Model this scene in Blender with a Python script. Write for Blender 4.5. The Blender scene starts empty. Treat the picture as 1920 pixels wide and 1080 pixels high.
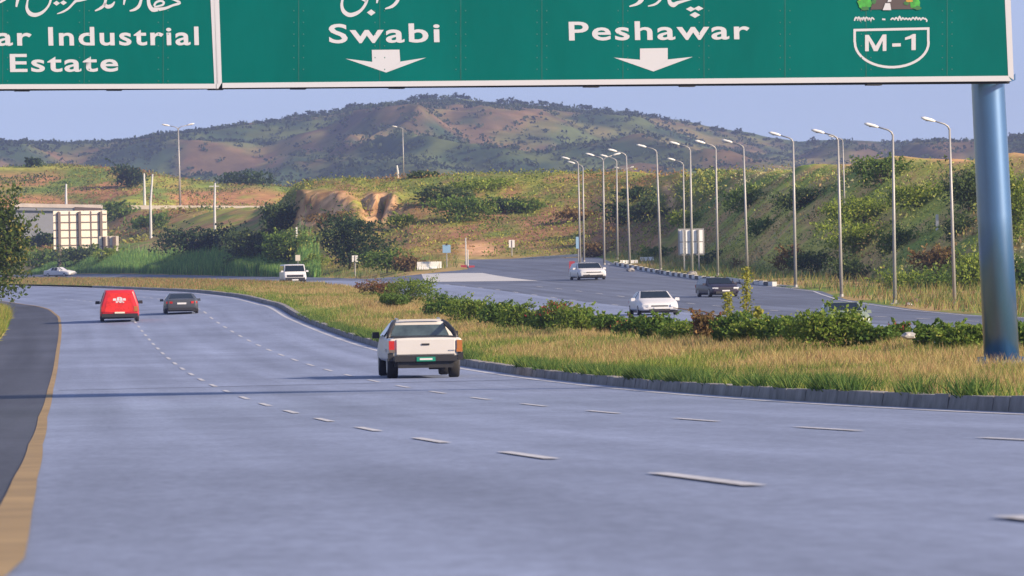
import bpy, bmesh, math, random
import numpy as np
from mathutils import Vector, Matrix
R = math.radians
rng = np.random.default_rng(7)
random.seed(7)
scn = bpy.context.scene
# ------------------------------------------------------------------ camera
F = 9350.0            # focal length in pixels of the 1920 wide frame
YH, CH, ROLL = 504.0, 2.6, R(1.0)
cam_d = bpy.data.cameras.new('camera'); cam = bpy.data.objects.new('camera', cam_d)
scn.collection.objects.link(cam); scn.camera = cam
cam_d.sensor_width = 36; cam_d.lens = F/1920*36; cam_d.shift_y = -36/1920
cam_d.clip_start = 1; cam_d.clip_end = 20000
cam.matrix_world = Matrix.Translation((0, 0, CH)) @ Matrix.Rotation(R(90), 4, 'X') @ Matrix.Rotation(-ROLL, 4, 'Z')
cam_d.dof.use_dof = True; cam_d.dof.focus_distance = 125; cam_d.dof.aperture_fstop = 13
# ------------------------------------------------------------------ light
SUN_EL, SUN_AZ = R(24), R(118)     # azimuth clockwise from +Y
w = bpy.data.worlds.new('World'); scn.world = w; w.use_nodes = True
nt = w.node_tree; bg = nt.nodes['Background']
sky = nt.nodes.new('ShaderNodeTexSky'); sky.sky_type = 'NISHITA'; sky.sun_disc = False
sky.sun_elevation = SUN_EL; sky.sun_rotation = SUN_AZ; sky.altitude = 300
sky.air_density = 1.0; sky.dust_density = 0.0; sky.ozone_density = 3.0
tint = nt.nodes.new('ShaderNodeMixRGB'); tint.blend_type = 'MULTIPLY'; tint.inputs[0].default_value = 1
tint.inputs[2].default_value = (.98, 0.685, 0.60, 1)
tcw = nt.nodes.new('ShaderNodeTexCoord'); mpw = nt.nodes.new('ShaderNodeMapping'); mpw.inputs['Scale'].default_value = (1, 1, .7); mpw.inputs['Location'].default_value = (0, 0, .22)
nt.links.new(tcw.outputs['Generated'], mpw.inputs[0]); nt.links.new(mpw.outputs[0], sky.inputs[0])   # lift the view a little above the murky horizon band
nt.links.new(sky.outputs[0], tint.inputs[1]); nt.links.new(tint.outputs[0], bg.inputs[0])
bg.inputs[1].default_value = 0.13
sd = bpy.data.lights.new('sun', 'SUN'); sd.energy = 3.3; sd.angle = R(4); sd.color = (1, 0.80, 0.58)
so = bpy.data.objects.new('sun', sd); scn.collection.objects.link(so)
sv = Vector((math.sin(SUN_AZ)*math.cos(SUN_EL), math.cos(SUN_AZ)*math.cos(SUN_EL), math.sin(SUN_EL)))
so.rotation_euler = sv.to_track_quat('Z', 'Y').to_euler()
scn.view_settings.view_transform = 'Standard'; scn.view_settings.look = 'None'
scn.view_settings.exposure = 1.45; scn.view_settings.gamma = 1
scn.cycles.max_bounces = 6; scn.cycles.volume_bounces = 1; scn.cycles.use_denoising = True
scn.cycles.volume_step_rate = 10; scn.cycles.caustics_reflective = False; scn.cycles.caustics_refractive = False

# ------------------------------------------------------------------ helpers
COL = scn.collection
def link(o, parent=None):
    COL.objects.link(o)
    if parent is not None: o.parent = parent
    return o
def mesh(name, v, f, col=None, smooth=False):
    v = np.asarray(v, np.float32).reshape(-1, 3); me = bpy.data.meshes.new(name)
    if isinstance(f, np.ndarray):
        n, k = f.shape
        me.vertices.add(len(v)); me.vertices.foreach_set('co', v.ravel())
        me.loops.add(n*k); me.loops.foreach_set('vertex_index', f.ravel().astype(np.int32))
        me.polygons.add(n); me.polygons.foreach_set('loop_start', np.arange(n, dtype=np.int32)*k)
        me.update(calc_edges=True)
    else:
        me.from_pydata(v.tolist(), [], f); me.update()
    if col is not None:
        col = np.asarray(col, np.float32)
        dom = 'POINT' if len(col) == len(v) and len(col) != len(me.polygons) else 'FACE'
        a = me.attributes.new('tone', 'FLOAT_COLOR', dom)
        a.data.foreach_set('color', np.concatenate([col, np.ones((len(col), 1), np.float32)], 1).ravel())
    if smooth: me.polygons.foreach_set('use_smooth', np.ones(len(me.polygons), bool))
    return me
def ob(name, me, mat=None, parent=None, **kw):
    o = bpy.data.objects.new(name, me)
    if mat is not None and me is not None and not me.materials: me.materials.append(mat)
    link(o, parent)
    for k, x in kw.items(): o[k] = x
    return o
def thing(name, label, cat, loc=(0, 0, 0), rz=0.0, group=None):
    o = bpy.data.objects.new(name, None); link(o); o.location = loc; o.rotation_euler = (0, 0, rz)
    o['label'] = label; o['category'] = cat
    if group: o['group'] = group
    return o
def dup(root, loc, rz, label, sc=None, group=None):
    r = root.copy(); COL.objects.link(r); r.location = loc; r.rotation_euler = (0, 0, rz); r['label'] = label
    if sc is not None: r.scale = sc
    if group: r['group'] = group
    for ch in list(root.children):
        c = ch.copy(); COL.objects.link(c); c.parent = r
        for g in list(ch.children):
            d = g.copy(); COL.objects.link(d); d.parent = c
    return r
class MB:
    """collects simple solids into one mesh"""
    def __init__(s): s.v = []; s.f = []
    def add(s, v, f):
        b = len(s.v); s.v += [tuple(p) for p in v]; s.f += [[i+b for i in q] for q in f]; return s
    def box(s, c, d, rz=0, taper=1.0):
        x, y, z = [q/2 for q in d]; t = taper
        p = [(-x, -y, -z), (x, -y, -z), (x, y, -z), (-x, y, -z), (-x*t, -y*t, z), (x*t, -y*t, z), (x*t, y*t, z), (-x*t, y*t, z)]
        ca, sa = math.cos(rz), math.sin(rz)
        return s.add([(a*ca-b*sa+c[0], a*sa+b*ca+c[1], e+c[2]) for a, b, e in p],
                     [(0, 3, 2, 1), (4, 5, 6, 7), (0, 1, 5, 4), (1, 2, 6, 5), (2, 3, 7, 6), (3, 0, 4, 7)])
    def tube(s, pts, rad, n=8, sx=1.0):
        pts = [Vector(p) for p in pts]; rad = rad if hasattr(rad, '__len__') else [rad]*len(pts)
        vs = []
        for i, p in enumerate(pts):
            d = (pts[min(i+1, len(pts)-1)]-pts[max(i-1, 0)]).normalized()
            up = Vector((0, 1, 0)) if abs(d.y) < .9 else Vector((1, 0, 0))
            a = d.cross(up).normalized(); b = d.cross(a)
            for k in range(n):
                t = 2*math.pi*k/n; vs.append(p+a*math.cos(t)*rad[i]*sx+b*math.sin(t)*rad[i])
        fs = [(i*n+k, i*n+(k+1) % n, (i+1)*n+(k+1) % n, (i+1)*n+k) for i in range(len(pts)-1) for k in range(n)]
        fs += [tuple(range(n))[::-1], tuple(range((len(pts)-1)*n, len(pts)*n))]
        return s.add(vs, fs)
    def cyl(s, a, b, r, n=16): return s.tube([a, b], [r, r], n)
    def build(s, name, mat, parent=None, smooth=False, **kw):
        me = mesh(name, s.v, s.f)
        bm = bmesh.new(); bm.from_mesh(me); bmesh.ops.recalc_face_normals(bm, faces=bm.faces[:]); bm.to_mesh(me); bm.free()
        if smooth:
            for p in me.polygons: p.use_smooth = True
        return ob(name, me, mat, parent, **kw)
def hsh(ix, iy, seed):
    n = (ix.astype(np.int64)*374761393+iy.astype(np.int64)*668265263+seed*982451653) & 0x7fffffff
    n = ((n ^ (n >> 13))*1274126177) & 0x7fffffff
    return ((n ^ (n >> 16)) & 0xffff)/65535.0
def vnoise(x, y, seed=0):
    x = np.asarray(x, float); y = np.asarray(y, float)
    ix, iy = np.floor(x), np.floor(y); fx, fy = x-ix, y-iy
    fx = fx*fx*(3-2*fx); fy = fy*fy*(3-2*fy)
    a, b, c, d = hsh(ix, iy, seed), hsh(ix+1, iy, seed), hsh(ix, iy+1, seed), hsh(ix+1, iy+1, seed)
    return (a*(1-fx)+b*fx)*(1-fy)+(c*(1-fx)+d*fx)*fy
def fbm(x, y, seed=0, o=4):
    s = 0; a = 1; t = 0
    for i in range(o): s = s+a*vnoise(x*2**i, y*2**i, seed+i*17); t += a; a *= .55
    return s/t
def sm(x, a, b): t = np.clip((x-a)/(b-a), 0, 1); return t*t*(3-2*t)
def lerp(a, b, t): return a+(b-a)*t
def mixc(c1, c2, t): t = np.asarray(t)[:, None]; return np.asarray(c1)*(1-t)+np.asarray(c2)*t

# ------------------------------------------------------------------ materials
def mat(name, col=(.5, .5, .5), rough=.8, metal=0.0, noise=0.0, scale=5.0, attr=False, spec=.5, bump=0.0, coat=0.0, trans=0.0, emit=None, stretch=None, dark=None):
    m = bpy.data.materials.new(name); m.use_nodes = True; n = m.node_tree.nodes; l = m.node_tree.links
    b = n['Principled BSDF']; b.inputs['Base Color'].default_value = (*col, 1); b.inputs['Roughness'].default_value = rough
    b.inputs['Metallic'].default_value = metal; b.inputs['Specular IOR Level'].default_value = spec
    b.inputs['Coat Weight'].default_value = coat; b.inputs['Coat Roughness'].default_value = .16
    src = None
    if attr:
        a = n.new('ShaderNodeAttribute'); a.attribute_name = 'tone'; src = a.outputs['Color']
    if noise or bump:
        tc = n.new('ShaderNodeTexCoord'); mp = n.new('ShaderNodeMapping'); l.new(tc.outputs['Object'], mp.inputs[0])
        if stretch: mp.inputs['Scale'].default_value = stretch
        t = n.new('ShaderNodeTexNoise'); t.inputs['Scale'].default_value = scale; t.inputs['Detail'].default_value = 6
        t.inputs['Roughness'].default_value = .65; l.new(mp.outputs[0], t.inputs['Vector'])
        r = n.new('ShaderNodeMapRange'); r.inputs[1].default_value = .3; r.inputs[2].default_value = .7
        r.inputs[3].default_value = 1-noise; r.inputs[4].default_value = 1+noise; l.new(t.outputs[0], r.inputs[0])
        mx = n.new('ShaderNodeVectorMath'); mx.operation = 'SCALE'; l.new(r.outputs[0], mx.inputs['Scale'])
        if src: l.new(src, mx.inputs[0])
        else: mx.inputs[0].default_value = col
        src = mx.outputs[0]
        if bump:
            bp = n.new('ShaderNodeBump'); bp.inputs['Strength'].default_value = bump; bp.inputs['Distance'].default_value = .1
            l.new(t.outputs[0], bp.inputs['Height']); l.new(bp.outputs[0], b.inputs['Normal'])
    if src: l.new(src, b.inputs['Base Color'])
    if emit: b.inputs['Emission Color'].default_value = (*emit[0], 1); b.inputs['Emission Strength'].default_value = emit[1]
    return m
def leafmat(name):
    m = mat(name, attr=True, rough=.75, spec=.2)
    n = m.node_tree.nodes; l = m.node_tree.links; b = n['Principled BSDF']; o = n['Material Output']
    a = [x for x in n if x.type == 'ATTRIBUTE'][0]
    t = n.new('ShaderNodeBsdfTranslucent'); mx = n.new('ShaderNodeMixShader'); mx.inputs[0].default_value = .45
    l.new(a.outputs['Color'], t.inputs[0]); l.new(b.outputs[0], mx.inputs[1]); l.new(t.outputs[0], mx.inputs[2]); l.new(mx.outputs[0], o.inputs[0])
    return m
M = dict(
    ground=mat('ground', attr=True, noise=.35, scale=.5, rough=.95, spec=.1),
    mount=mat('mountain', attr=True, noise=.4, scale=.05, rough=1, spec=.05),
    leaf=leafmat('leaves'), bark=mat('bark', (.10, .07, .05), .9, noise=.3, scale=3),
    concrete=mat('concrete', (.36, .35, .34), .85, noise=.2, scale=2),
    pale=mat('pale_concrete', (.50, .50, .50), .8, noise=.12, scale=.6),
    white=mat('white_paint', (.72, .71, .68), .6, noise=.08, scale=3), black=mat('black_paint', (.03, .03, .035), .6),
    steel=mat('galvanised_steel', (.34, .335, .33), .55, metal=.3, noise=.08, scale=4),
    rail=mat('guard_rail_metal', (.55, .53, .5), .5, metal=.3, noise=.15, scale=2),
    blue=mat('blue_post_paint', (.025, .12, .28), .40, metal=.5, noise=.16, scale=2.2, coat=1.0, spec=.8, stretch=(1, 1, .3)),
    teal=mat('green_sign_sheeting', (.0, .105, .098), .7, spec=.05, noise=.13, scale=.7, stretch=(1, 1, .35)),
    legend=mat('white_sign_legend', (.44, .45, .50), .6), near_black=mat('dark_frame', (.015, .015, .02), .7),
    signback=mat('sign_back_aluminium', (.66, .60, .50), .6, noise=.08, scale=2), frame=mat('sign_frame_steel', (.12, .09, .08), .7),
    sky_blue=mat('blue_sign_face', (.25, .42, .60), .6), red=mat('red_barrier_plastic', (.30, .04, .05), .5),
    rubber=mat('tyre_rubber', (.02, .02, .022), .85), rim=mat('wheel_rim', (.35, .35, .37), .4, metal=.6),
    glass=mat('car_glass', (.008, .014, .018), .06, spec=.6), trim=mat('black_trim', (.018, .018, .02), .5),
    tail=mat('tail_lamp_red', (.42, .02, .015), .25), amber=mat('sun_glow_lamp', (.36, .13, .03), .3),  # amber is a tail lamp with warm sun glow painted in
    head=mat('headlamp_lens', (.6, .62, .65), .15, spec=.8), chrome=mat('chrome', (.5, .5, .5), .25, metal=.8),
    plate=mat('white_number_plate', (.6, .6, .6), .5), gplate=mat('green_number_plate', (.0, .2, .13), .5),
    skin=mat('driver', (.05, .04, .04), .9),
)
def road_mat(name, base, seam=True, heading=0.0, wear=.13):
    m = bpy.data.materials.new(name); m.use_nodes = True; n = m.node_tree.nodes; l = m.node_tree.links; b = n['Principled BSDF']
    b.inputs['Roughness'].default_value = .7; b.inputs['Specular IOR Level'].default_value = .25
    uv = n.new('ShaderNodeAttribute'); uv.attribute_name = 'lane'   # x = offset, y = station in metres
    def noise(sx, sy, sc, lo, hi, det=5):
        mp = n.new('ShaderNodeMapping'); mp.inputs['Scale'].default_value = (sx, sy, 1); l.new(uv.outputs['Vector'], mp.inputs[0])
        t = n.new('ShaderNodeTexNoise'); t.inputs['Scale'].default_value = sc; t.inputs['Detail'].default_value = det; l.new(mp.outputs[0], t.inputs[0])
        r = n.new('ShaderNodeMapRange'); r.inputs[1].default_value = .3; r.inputs[2].default_value = .7; r.inputs[3].default_value = lo; r.inputs[4].default_value = hi
        l.new(t.outputs[0], r.inputs[0]); return r.outputs[0]
    def mul(a, c):
        x = n.new('ShaderNodeMath'); x.operation = 'MULTIPLY'; l.new(a, x.inputs[0]); l.new(c, x.inputs[1]); return x.outputs[0]
    v = noise(1.1, .012, 1.0, 1-wear, 1+wear, 4)          # long streaks of wheel tracks
    v = mul(v, noise(.25, .05, 1.0, 1-wear, 1+wear, 4))     # broad patches
    v = mul(v, noise(3, .6, 1.0, .93, 1.07, 3))
    v = mul(v, noise(14, 3, 1.0, .86, 1.14, 4)); v = mul(v, noise(.9, .35, 1.0, .965, 1.035, 6)); v = mul(v, noise(45, 18, 1.0, .9, 1.1, 3))
    sx_ = n.new('ShaderNodeSeparateXYZ'); l.new(uv.outputs['Vector'], sx_.inputs[0])
    c1 = n.new('ShaderNodeMath'); c1.operation = 'MULTIPLY'; c1.inputs[1].default_value = 2*math.pi/1.825; l.new(sx_.outputs[0], c1.inputs[0])
    c2 = n.new('ShaderNodeMath'); c2.operation = 'COSINE'; l.new(c1.outputs[0], c2.inputs[0])
    c3 = n.new('ShaderNodeMath'); c3.operation = 'MULTIPLY_ADD'; c3.inputs[1].default_value = .045; c3.inputs[2].default_value = 1; l.new(c2.outputs[0], c3.inputs[0])
    v = mul(v, c3.outputs[0])   # polished wheel tracks and greasy lane middles
    v = mul(v, noise(.05, .14, 1.0, .9, 1.08, 2))
    mx = n.new('ShaderNodeVectorMath'); mx.operation = 'SCALE'; mx.inputs[0].default_value = base; l.new(v, mx.inputs['Scale'])
    l.new(mx.outputs[0], b.inputs['Base Color']); return m
M['road'] = road_mat('asphalt', (.20, .24, .355)); M['shoulder'] = road_mat('dark_asphalt', (.06, .068, .095), wear=.2)
M['road2'] = road_mat('asphalt_far', (.115, .135, .19), wear=.2)
M['lane_paint'] = mat('lane_paint', (.45, .46, .50), .8, noise=.4, scale=9)
M['yellow_paint'] = mat('yellow_lane_paint', (.27, .185, .085), .8, noise=.3, scale=.8)

b_ = M['blue'].node_tree.nodes['Principled BSDF']; b_.inputs['Coat Roughness'].default_value = .27; b_.inputs['Coat IOR'].default_value = 2.0; b_.inputs['Base Color'].default_value = (.014, .095, .26, 1)
# ------------------------------------------------------------------ road geometry (fitted from the lane dashes)
P = [9350, 3.523, 34.149, -.079, -.030, .028, -.008, -1.240, -2.364, 1.078, -.063]
T = np.linspace(-60, 900, 3841)
def heading(t):
    t = t/100; h = P[3]+P[4]*np.minimum(t, 2.3)+P[5]*np.minimum(t, 2.3)**2+P[6]*np.minimum(t, 2.3)**3
    return h - .032*np.clip((t-2.3)/.8, 0, 1)-.055*np.clip((t-3.1)/2, 0, 1)-.10*np.clip((t-5.0)/4, 0, 1)
HD = heading(T); dt = T[1]-T[0]
XC = np.cumsum(np.sin(HD))*dt; YC = np.cumsum(np.cos(HD))*dt
i0 = np.argmin(abs(T)); XC += P[1]-XC[i0]; YC += P[2]-YC[i0]
def prof(t):
    u = t/100
    h = P[7]+P[8]*u+P[9]*u**2+P[10]*u**3
    h = np.where(u < -.25, P[7]-P[8]*.25+P[9]*.0625, h)
    far = np.interp(u, [2.3, 2.6, 3.0, 3.5, 5.0, 7.0, 9.0], [-1.78, -1.58, -1.47, -1.42, -1.16, -.8, -.5])
    return np.where(u > 2.3, far, np.where(u > 2.0, lerp(h, far, sm(u, 2.0, 2.3)), h))+CH
def bank(t): return np.interp(t/100, [1.4, 2.0, 2.5, 3.2], [0.0, .02, .045, .065])
def Xc(y): return np.interp(y, YC, XC)
def Ts(y): return np.interp(y, YC, T)
def rd(t, off, dz=0.0):
    """point of our carriageway at station t, offset off from the right-hand lane line"""
    a = np.interp(t, T, HD)
    return (np.interp(t, T, XC)+off*np.cos(a), np.interp(t, T, YC)-off*np.sin(a), prof(t)+off*bank(t)+dz)
def ray(px, py, y):
    dx, dy = px-960, py-YH; cr, sr = math.cos(ROLL), math.sin(ROLL)
    u = cr*dx-sr*dy; v = sr*dx+cr*dy
    return Vector((u*y/F, y, CH-v*y/F))
def pix2road(px, py, hf):
    ys = np.linspace(12, 900, 6000); best = None
    for y in ys:
        p = ray(px, py, y)
        if p.z <= hf(p.x, y): return p
    return p
def H_road(x, y):
    t = Ts(y); return prof(t)+(x-Xc(y))*bank(t)
OY = [10, 60, 107, 166, 215, 245, 275, 311, 346, 390, 450, 520, 640, 800, 1200]
OZ = [-1.5, -1.9, -2.0, -2.1, -2.1, -1.95, -1.72, -1.27, -.9, -.75, -.55, -.4, -.15, 0, .3]
def H_opp(x, y):
    off = x-Xc(y)
    h = np.interp(y, OY, OZ)+CH
    return h+sm(y, 330, 455)*sm(off, 20, 36)*1.45+sm(y, 455, 640)*sm(off, 20, 36)*3
EDX = dict(y=[10, 191, 255, 284, 300, 340, 400, 430, 520, 900], x=[30, 28, 33, 36.5, 37, 38, 42, 46, 60, 80])
def opp_edge(y): return np.interp(y, EDX['y'], EDX['x'])     # offset of the far edge of the paving
# hills, described by crest lines (azimuth as a pixel column -> crest height row), each at its own distance
def layer(px, y, tab, nz):
    c, row, yb, yr = [np.interp(px, tab[0], tab[i]) for i in (0, 1, 2, 3)]
    zc = CH+((YH-(px-960)*math.tan(ROLL))-row)*yr/F
    t = np.clip((y-yb)/(yr-yb), 0, 1)
    return t, zc
L1 = [[-2000, -200, 0, 100, 185, 235, 480, 520, 560, 620, 700, 760, 900, 1000, 1100, 1200, 1300, 1350, 1440, 1500, 1600, 1660, 1750, 1850, 1950, 2300, 5000],
      [440, 440, 446, 444, 416, 396, 396, 385, 344, 340, 339, 338, 335, 332, 328, 326, 330, 326, 322, 316, 310, 303, 300, 297, 294, 290, 280],
      [790, 790, 790, 770, 740, 720, 560, 520, 470, 462, 462, 460, 456, 455, 452, 436, 408, 388, 358, 338, 320, 308, 296, 280, 265, 250, 200],
      [850, 850, 850, 840, 830, 820, 700, 640, 560, 550, 545, 542, 540, 540, 535, 520, 492, 475, 440, 420, 395, 380, 366, 350, 335, 310, 250]]
L2 = [[-2000, 0, 100, 200, 260, 330, 420, 520, 700, 3000],
      [300, 316, 312, 318, 322, 334, 348, 352, 372, 372], [870]*10, [1000, 1000, 1010, 1000, 990, 985, 980, 970, 960, 960]]
def GH(x, y):
    """height of the natural ground"""
    x = np.asarray(x, float); y = np.asarray(y, float)
    off = x-Xc(y); t = Ts(y)
    hr = prof(t)+np.clip(off, -14, 4)*bank(t); ho = H_opp(x, y); e = opp_edge(y)
    med = lerp(prof(t)+3.8*bank(t)+.14, ho+.05, sm(off, 4.5, 13.2))+.06*np.sin(np.clip((off-3.8)/9.6, 0, 1)*math.pi)*(.6+.8*fbm(x*.3, y*.15, 3))
    h = np.where(off < 3.8, hr-.05, np.where(off < 13.3, med, ho-.06))
    h = np.where(off < -9.6, hr+.02+sm(-off, 10, 18)*.5, h)
    h = np.where(off > e+.3, ho+.02+.25*sm(off, e+1, e+6)*fbm(x*.4, y*.2, 5), h)
    # grassy island between the diverging branches
    isl = (y > 405)*sm(off, 25, 26.5)
    h = np.where((y > 405) & (off > 22.8) & (off < e-12.2), ho+.12*isl-.1*(1-isl), h)
    px = 960+x/np.maximum(y, 1)*F
    n = fbm(x*.06, y*.06, 11)-.5; n2 = fbm(x*.3, y*.3, 19)-.5
    for tab, am in ((L1, 1.0), (L2, 1.3)):
        tt, zc = layer(px, y, tab, 0)
        s = sm(tt, 0, 1)*.35+.65*np.clip(tt*1.15, 0, 1)**.9
        s = np.clip(s, 0, 1)
        if tab is L1:
            gul = (vnoise(px*.11, px*0, 71)-.5)*.10+(vnoise(px*.3, px*0, 73)-.5)*.05
            for a0, a1, lo, hi, k0 in ((520, 676, .42, .82, .50), (668, 772, .44, .80, .50), (1236, 1276, .3, .85, .6)):
                wgt = sm(px, a0, a0+34)*(1-sm(px, a1-32, a1))*.8; c0 = k0+gul
                st = lerp(np.clip(tt/np.maximum(c0, .1), 0, 1)**1.3*lo, lo+(hi-lo)*sm(tt, c0, c0+.13)+(1-hi)*sm(tt, c0+.13, 1), (tt > c0)*1.0)
                s = lerp(s, st, wgt)
        zz = lerp(h, zc+n*2.2*am*(1-sm(tt, .8, 1)*.7), s)+n2*.9*am*s*(1-s*.6)
        beyond = np.clip((y-np.interp(px, tab[0], tab[3]))/200, 0, 1)
        zz = zz-beyond*4*am
        h = np.where(tt > 0, zz, h)
    return h
def on_ground(px, py, ymin=20, ymax=1060, step=1.0):
    ys = np.arange(ymin, ymax, step); pr = [ray(px, py, y) for y in ys]
    X = np.array([p.x for p in pr]); Z = np.array([p.z for p in pr])
    hit = np.nonzero(GH(X, ys) >= Z)[0]
    i = hit[0] if len(hit) else len(ys)-1
    return Vector((X[i], ys[i], float(GH(X[i], ys[i]))))

# ------------------------------------------------------------------ ground sheet
def axis(segs):
    a = [segs[0][0]]
    for lo, hi, d in segs:
        n = max(1, int(round((hi-lo)/d))); a += list(np.linspace(lo, hi, n+1)[1:])
    return np.array(a)
def geo(a, b, n): return list(np.geomspace(a, b, n))
gx = np.array([-x for x in geo(90, 4000, 22)[::-1]]+list(axis([(-88, -40, 1.5), (-40, 45, .6), (45, 90, 1.5)]))+geo(92, 4000, 22))
gy = np.array([-400, -100, -20]+list(axis([(5, 150, 1.0), (150, 460, 1.5), (460, 700, 2.2), (700, 1020, 4)]))+geo(1030, 5200, 38))
GX, GY = np.meshgrid(gx, gy); gz = GH(GX.ravel(), np.maximum(GY.ravel(), 8))
_o = GX.ravel()-Xc(GY.ravel()); gz = np.where((_o > 3.0) & (_o < 13.5) & (GY.ravel() < 660), gz-.45, gz)
far = sm(GY.ravel(), 1080, 1500); gz = gz*(1-far)+far*1.0
x_, y_ = GX.ravel(), GY.ravel(); off_ = x_-Xc(y_); px_ = 960+x_/np.maximum(y_, 1)*F
DRY = (.36, .26, .11); DRY2 = (.30, .25, .09); GREEN = (.15, .21, .04); BRIGHT = (.34, .35, .06); EARTH = (.40, .20, .11); PALEE = (.62, .36, .20); DUSK = (.09, .12, .05); BROWN = (.30, .18, .09)
n1 = fbm(x_*.12, y_*.05, 31); n2 = fbm(x_*.5, y_*.25, 37); n3 = fbm(x_*.03, y_*.03, 41)
c = mixc(DRY, GREEN, sm(n1, .42, .62)); c = mixc(c, BROWN, sm(n2, .55, .75)*.5)
tt, zc = layer(px_, y_, L1, 0)
hillc = mixc(mixc(GREEN, BRIGHT, sm(n1, .35, .6)), BROWN, sm(n2, .42, .6)*.6)
hillc = mixc(hillc, EARTH, sm(n1+.5*n2, .72, .9)*.7*(1-sm(tt, .75, .95)))
hillc = mixc(hillc, DUSK, sm(n3, .5, .65)*.4)
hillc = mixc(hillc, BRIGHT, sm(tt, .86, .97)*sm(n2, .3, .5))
hillc = mixc(hillc, EARTH, sm(tt, .9, .98)*sm(px_, 1000, 1150)*.6*sm(n1, .35, .5))
g_earth = np.exp(-((px_-1000)/260)**2)*np.exp(-((tt-.35)/.25)**2)
hillc = mixc(hillc, (.30, .15, .09), np.clip(g_earth*1.3, 0, .85)*sm(n2, .25, .5))
for (a0, a1, k0) in ((545, 670, .52), (676, 762, .50), (1240, 1272, .6)):
    g = sm(px_, a0, a0+16)*(1-sm(px_, a1-14, a1))*sm(tt, k0-.12, k0-.04)*(1-sm(tt, k0+.13, k0+.18)); hillc = mixc(hillc, mixc((.40, .22, .10), (.68, .42, .22), sm(vnoise(px_*.28, tt*14, 5)*.6+.4*fbm(px_*.12, tt*30, 8), .38, .58)), np.clip(g*1.4, 0, 1)*sm(fbm(px_*.06, tt*12, 15), .34, .46))
g = np.exp(-((px_-905)/26)**2-((tt-.10)/.05)**2); hillc = mixc(hillc, PALEE, np.clip(g*2.2, 0, 1)*sm(n2, .15, .4))
hillc = mixc(hillc, mixc(mixc(GREEN, BRIGHT, sm(n1, .32, .58)), (.46, .29, .12), sm(n2, .46, .62)*.8), sm(px_, 1290, 1420)*.75); hillc = mixc(hillc, hillc*1.4, sm(px_, 1300, 1450))  # right slope colour brightened to make up for its shading
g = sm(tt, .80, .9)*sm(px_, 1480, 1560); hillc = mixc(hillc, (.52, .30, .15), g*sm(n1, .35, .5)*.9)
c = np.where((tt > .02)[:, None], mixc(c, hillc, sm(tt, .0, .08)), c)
t2, _ = layer(px_, y_, L2, 0)
c2 = mixc(mixc(BRIGHT, GREEN, sm(n3, .4, .55)), (.42, .20, .10), np.clip(sm(n1, .4, .5)*sm(1-t2, .1, .35)*1.0, 0, .9))
c = np.where((t2 > 0)[:, None], c2, c)
med = (off_ > 3.8) & (off_ < 13.3)
c = np.where(med[:, None], mixc(mixc(DRY, DRY2, sm(n1, .4, .6)), GREEN, np.clip(np.exp(-((off_-4.6)/1.2)**2)*.6+sm(n2, .5, .65)*.4, 0, 1)), c)
c = np.where((off_ < -9.6)[:, None], mixc(mixc(BRIGHT, GREEN, sm(n1, .4, .6)), DRY, sm(n2, .5, .7)*.6), c)
nx, ny = len(gx), len(gy); idx = np.arange(nx*ny).reshape(ny, nx)
fq = np.stack([idx[:-1, :-1], idx[:-1, 1:], idx[1:, 1:], idx[1:, :-1]], -1).reshape(-1, 4)
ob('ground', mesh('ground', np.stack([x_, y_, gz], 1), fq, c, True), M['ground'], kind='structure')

# ------------------------------------------------------------------ paved strips
def strip(name, ts, offs, hfun, m, dz=0.0, xy=None):
    """ts: stations; offs: list of offsets or function t -> offsets"""
    v = []; lane = []
    for t in ts:
        for o in (offs(t) if callable(offs) else offs):
            if hfun is None: p = rd(t, o, dz)
            else:
                a = rd(t, o); p = (a[0], a[1], float(hfun(a[0], a[1]))+dz)
            v.append(p); lane.append((o, t, 0))
    k = len(offs(ts[0]) if callable(offs) else offs); idx = np.arange(len(v)).reshape(-1, k)
    f = np.stack([idx[:-1, :-1], idx[:-1, 1:], idx[1:, 1:], idx[1:, :-1]], -1).reshape(-1, 4)
    me = mesh(name, v, f, None, True)
    a = me.attributes.new('lane', 'FLOAT_VECTOR', 'POINT'); a.data.foreach_set('vector', np.array(lane, np.float32).ravel())
    return ob(name, me, m, None, kind='structure')
TS = np.concatenate([np.arange(-55, 400, 1.0), np.arange(400, 760, 5.0)])
# yellow edge line: swings away to the left near the camera
yl = [(8, 1080), (18, 1040), (30, 1000), (42, 950), (58, 890), (73, 830), (84, 780), (97, 730), (106, 690), (111, 650), (114, 610), (112, 597)]
YT, YO = [], []
for q in yl:
    p = pix2road(q[0], q[1], H_road); YT.append(float(Ts(p.y))); YO.append(p.x-float(Xc(p.y)))
YT, YO = np.array(YT), np.array(YO)
def yoff(t): return np.interp(t, np.concatenate([[-55], YT, [YT[-1]+25]]), np.concatenate([[YO[0]+.1], YO, [-7.3]]))
strip('carriageway', TS, lambda t: [float(yoff(t)), -5.4, -3.65, -1.8, 0, 1.8, 3.75], None, M['road'])
strip('shoulder', TS, lambda t: [-9.6, (float(yoff(t))-9.6)/2, float(yoff(t))], None, M['shoulder'])
def ribbon(name, segs, wd, m, dz=.006, hfun=None, side=None):
    """segs: list of (t0, t1, off function) painted strips of constant width lying on the road"""
    v = []; f = []
    for t0, t1, of in segs:
        n = max(2, int((t1-t0)/2)+1); b = len(v)
        for t in np.linspace(t0, t1, n):
            for s in (-wd/2, wd/2):
                p = rd(t, of(t)+s)
                z = p[2] if hfun is None else float(hfun(p[0], p[1]))
                v.append((p[0], p[1], z+dz))
        for i in range(n-1): f.append((b+2*i, b+2*i+1, b+2*i+3, b+2*i+2))
    return ob(name, mesh(name, v, f), m, None, kind='structure')
per = 9.699
ribbon('yellow_edge_line', [(-52, 700, lambda t: float(yoff(t))+.0)], .125, M['yellow_paint'])
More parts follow.
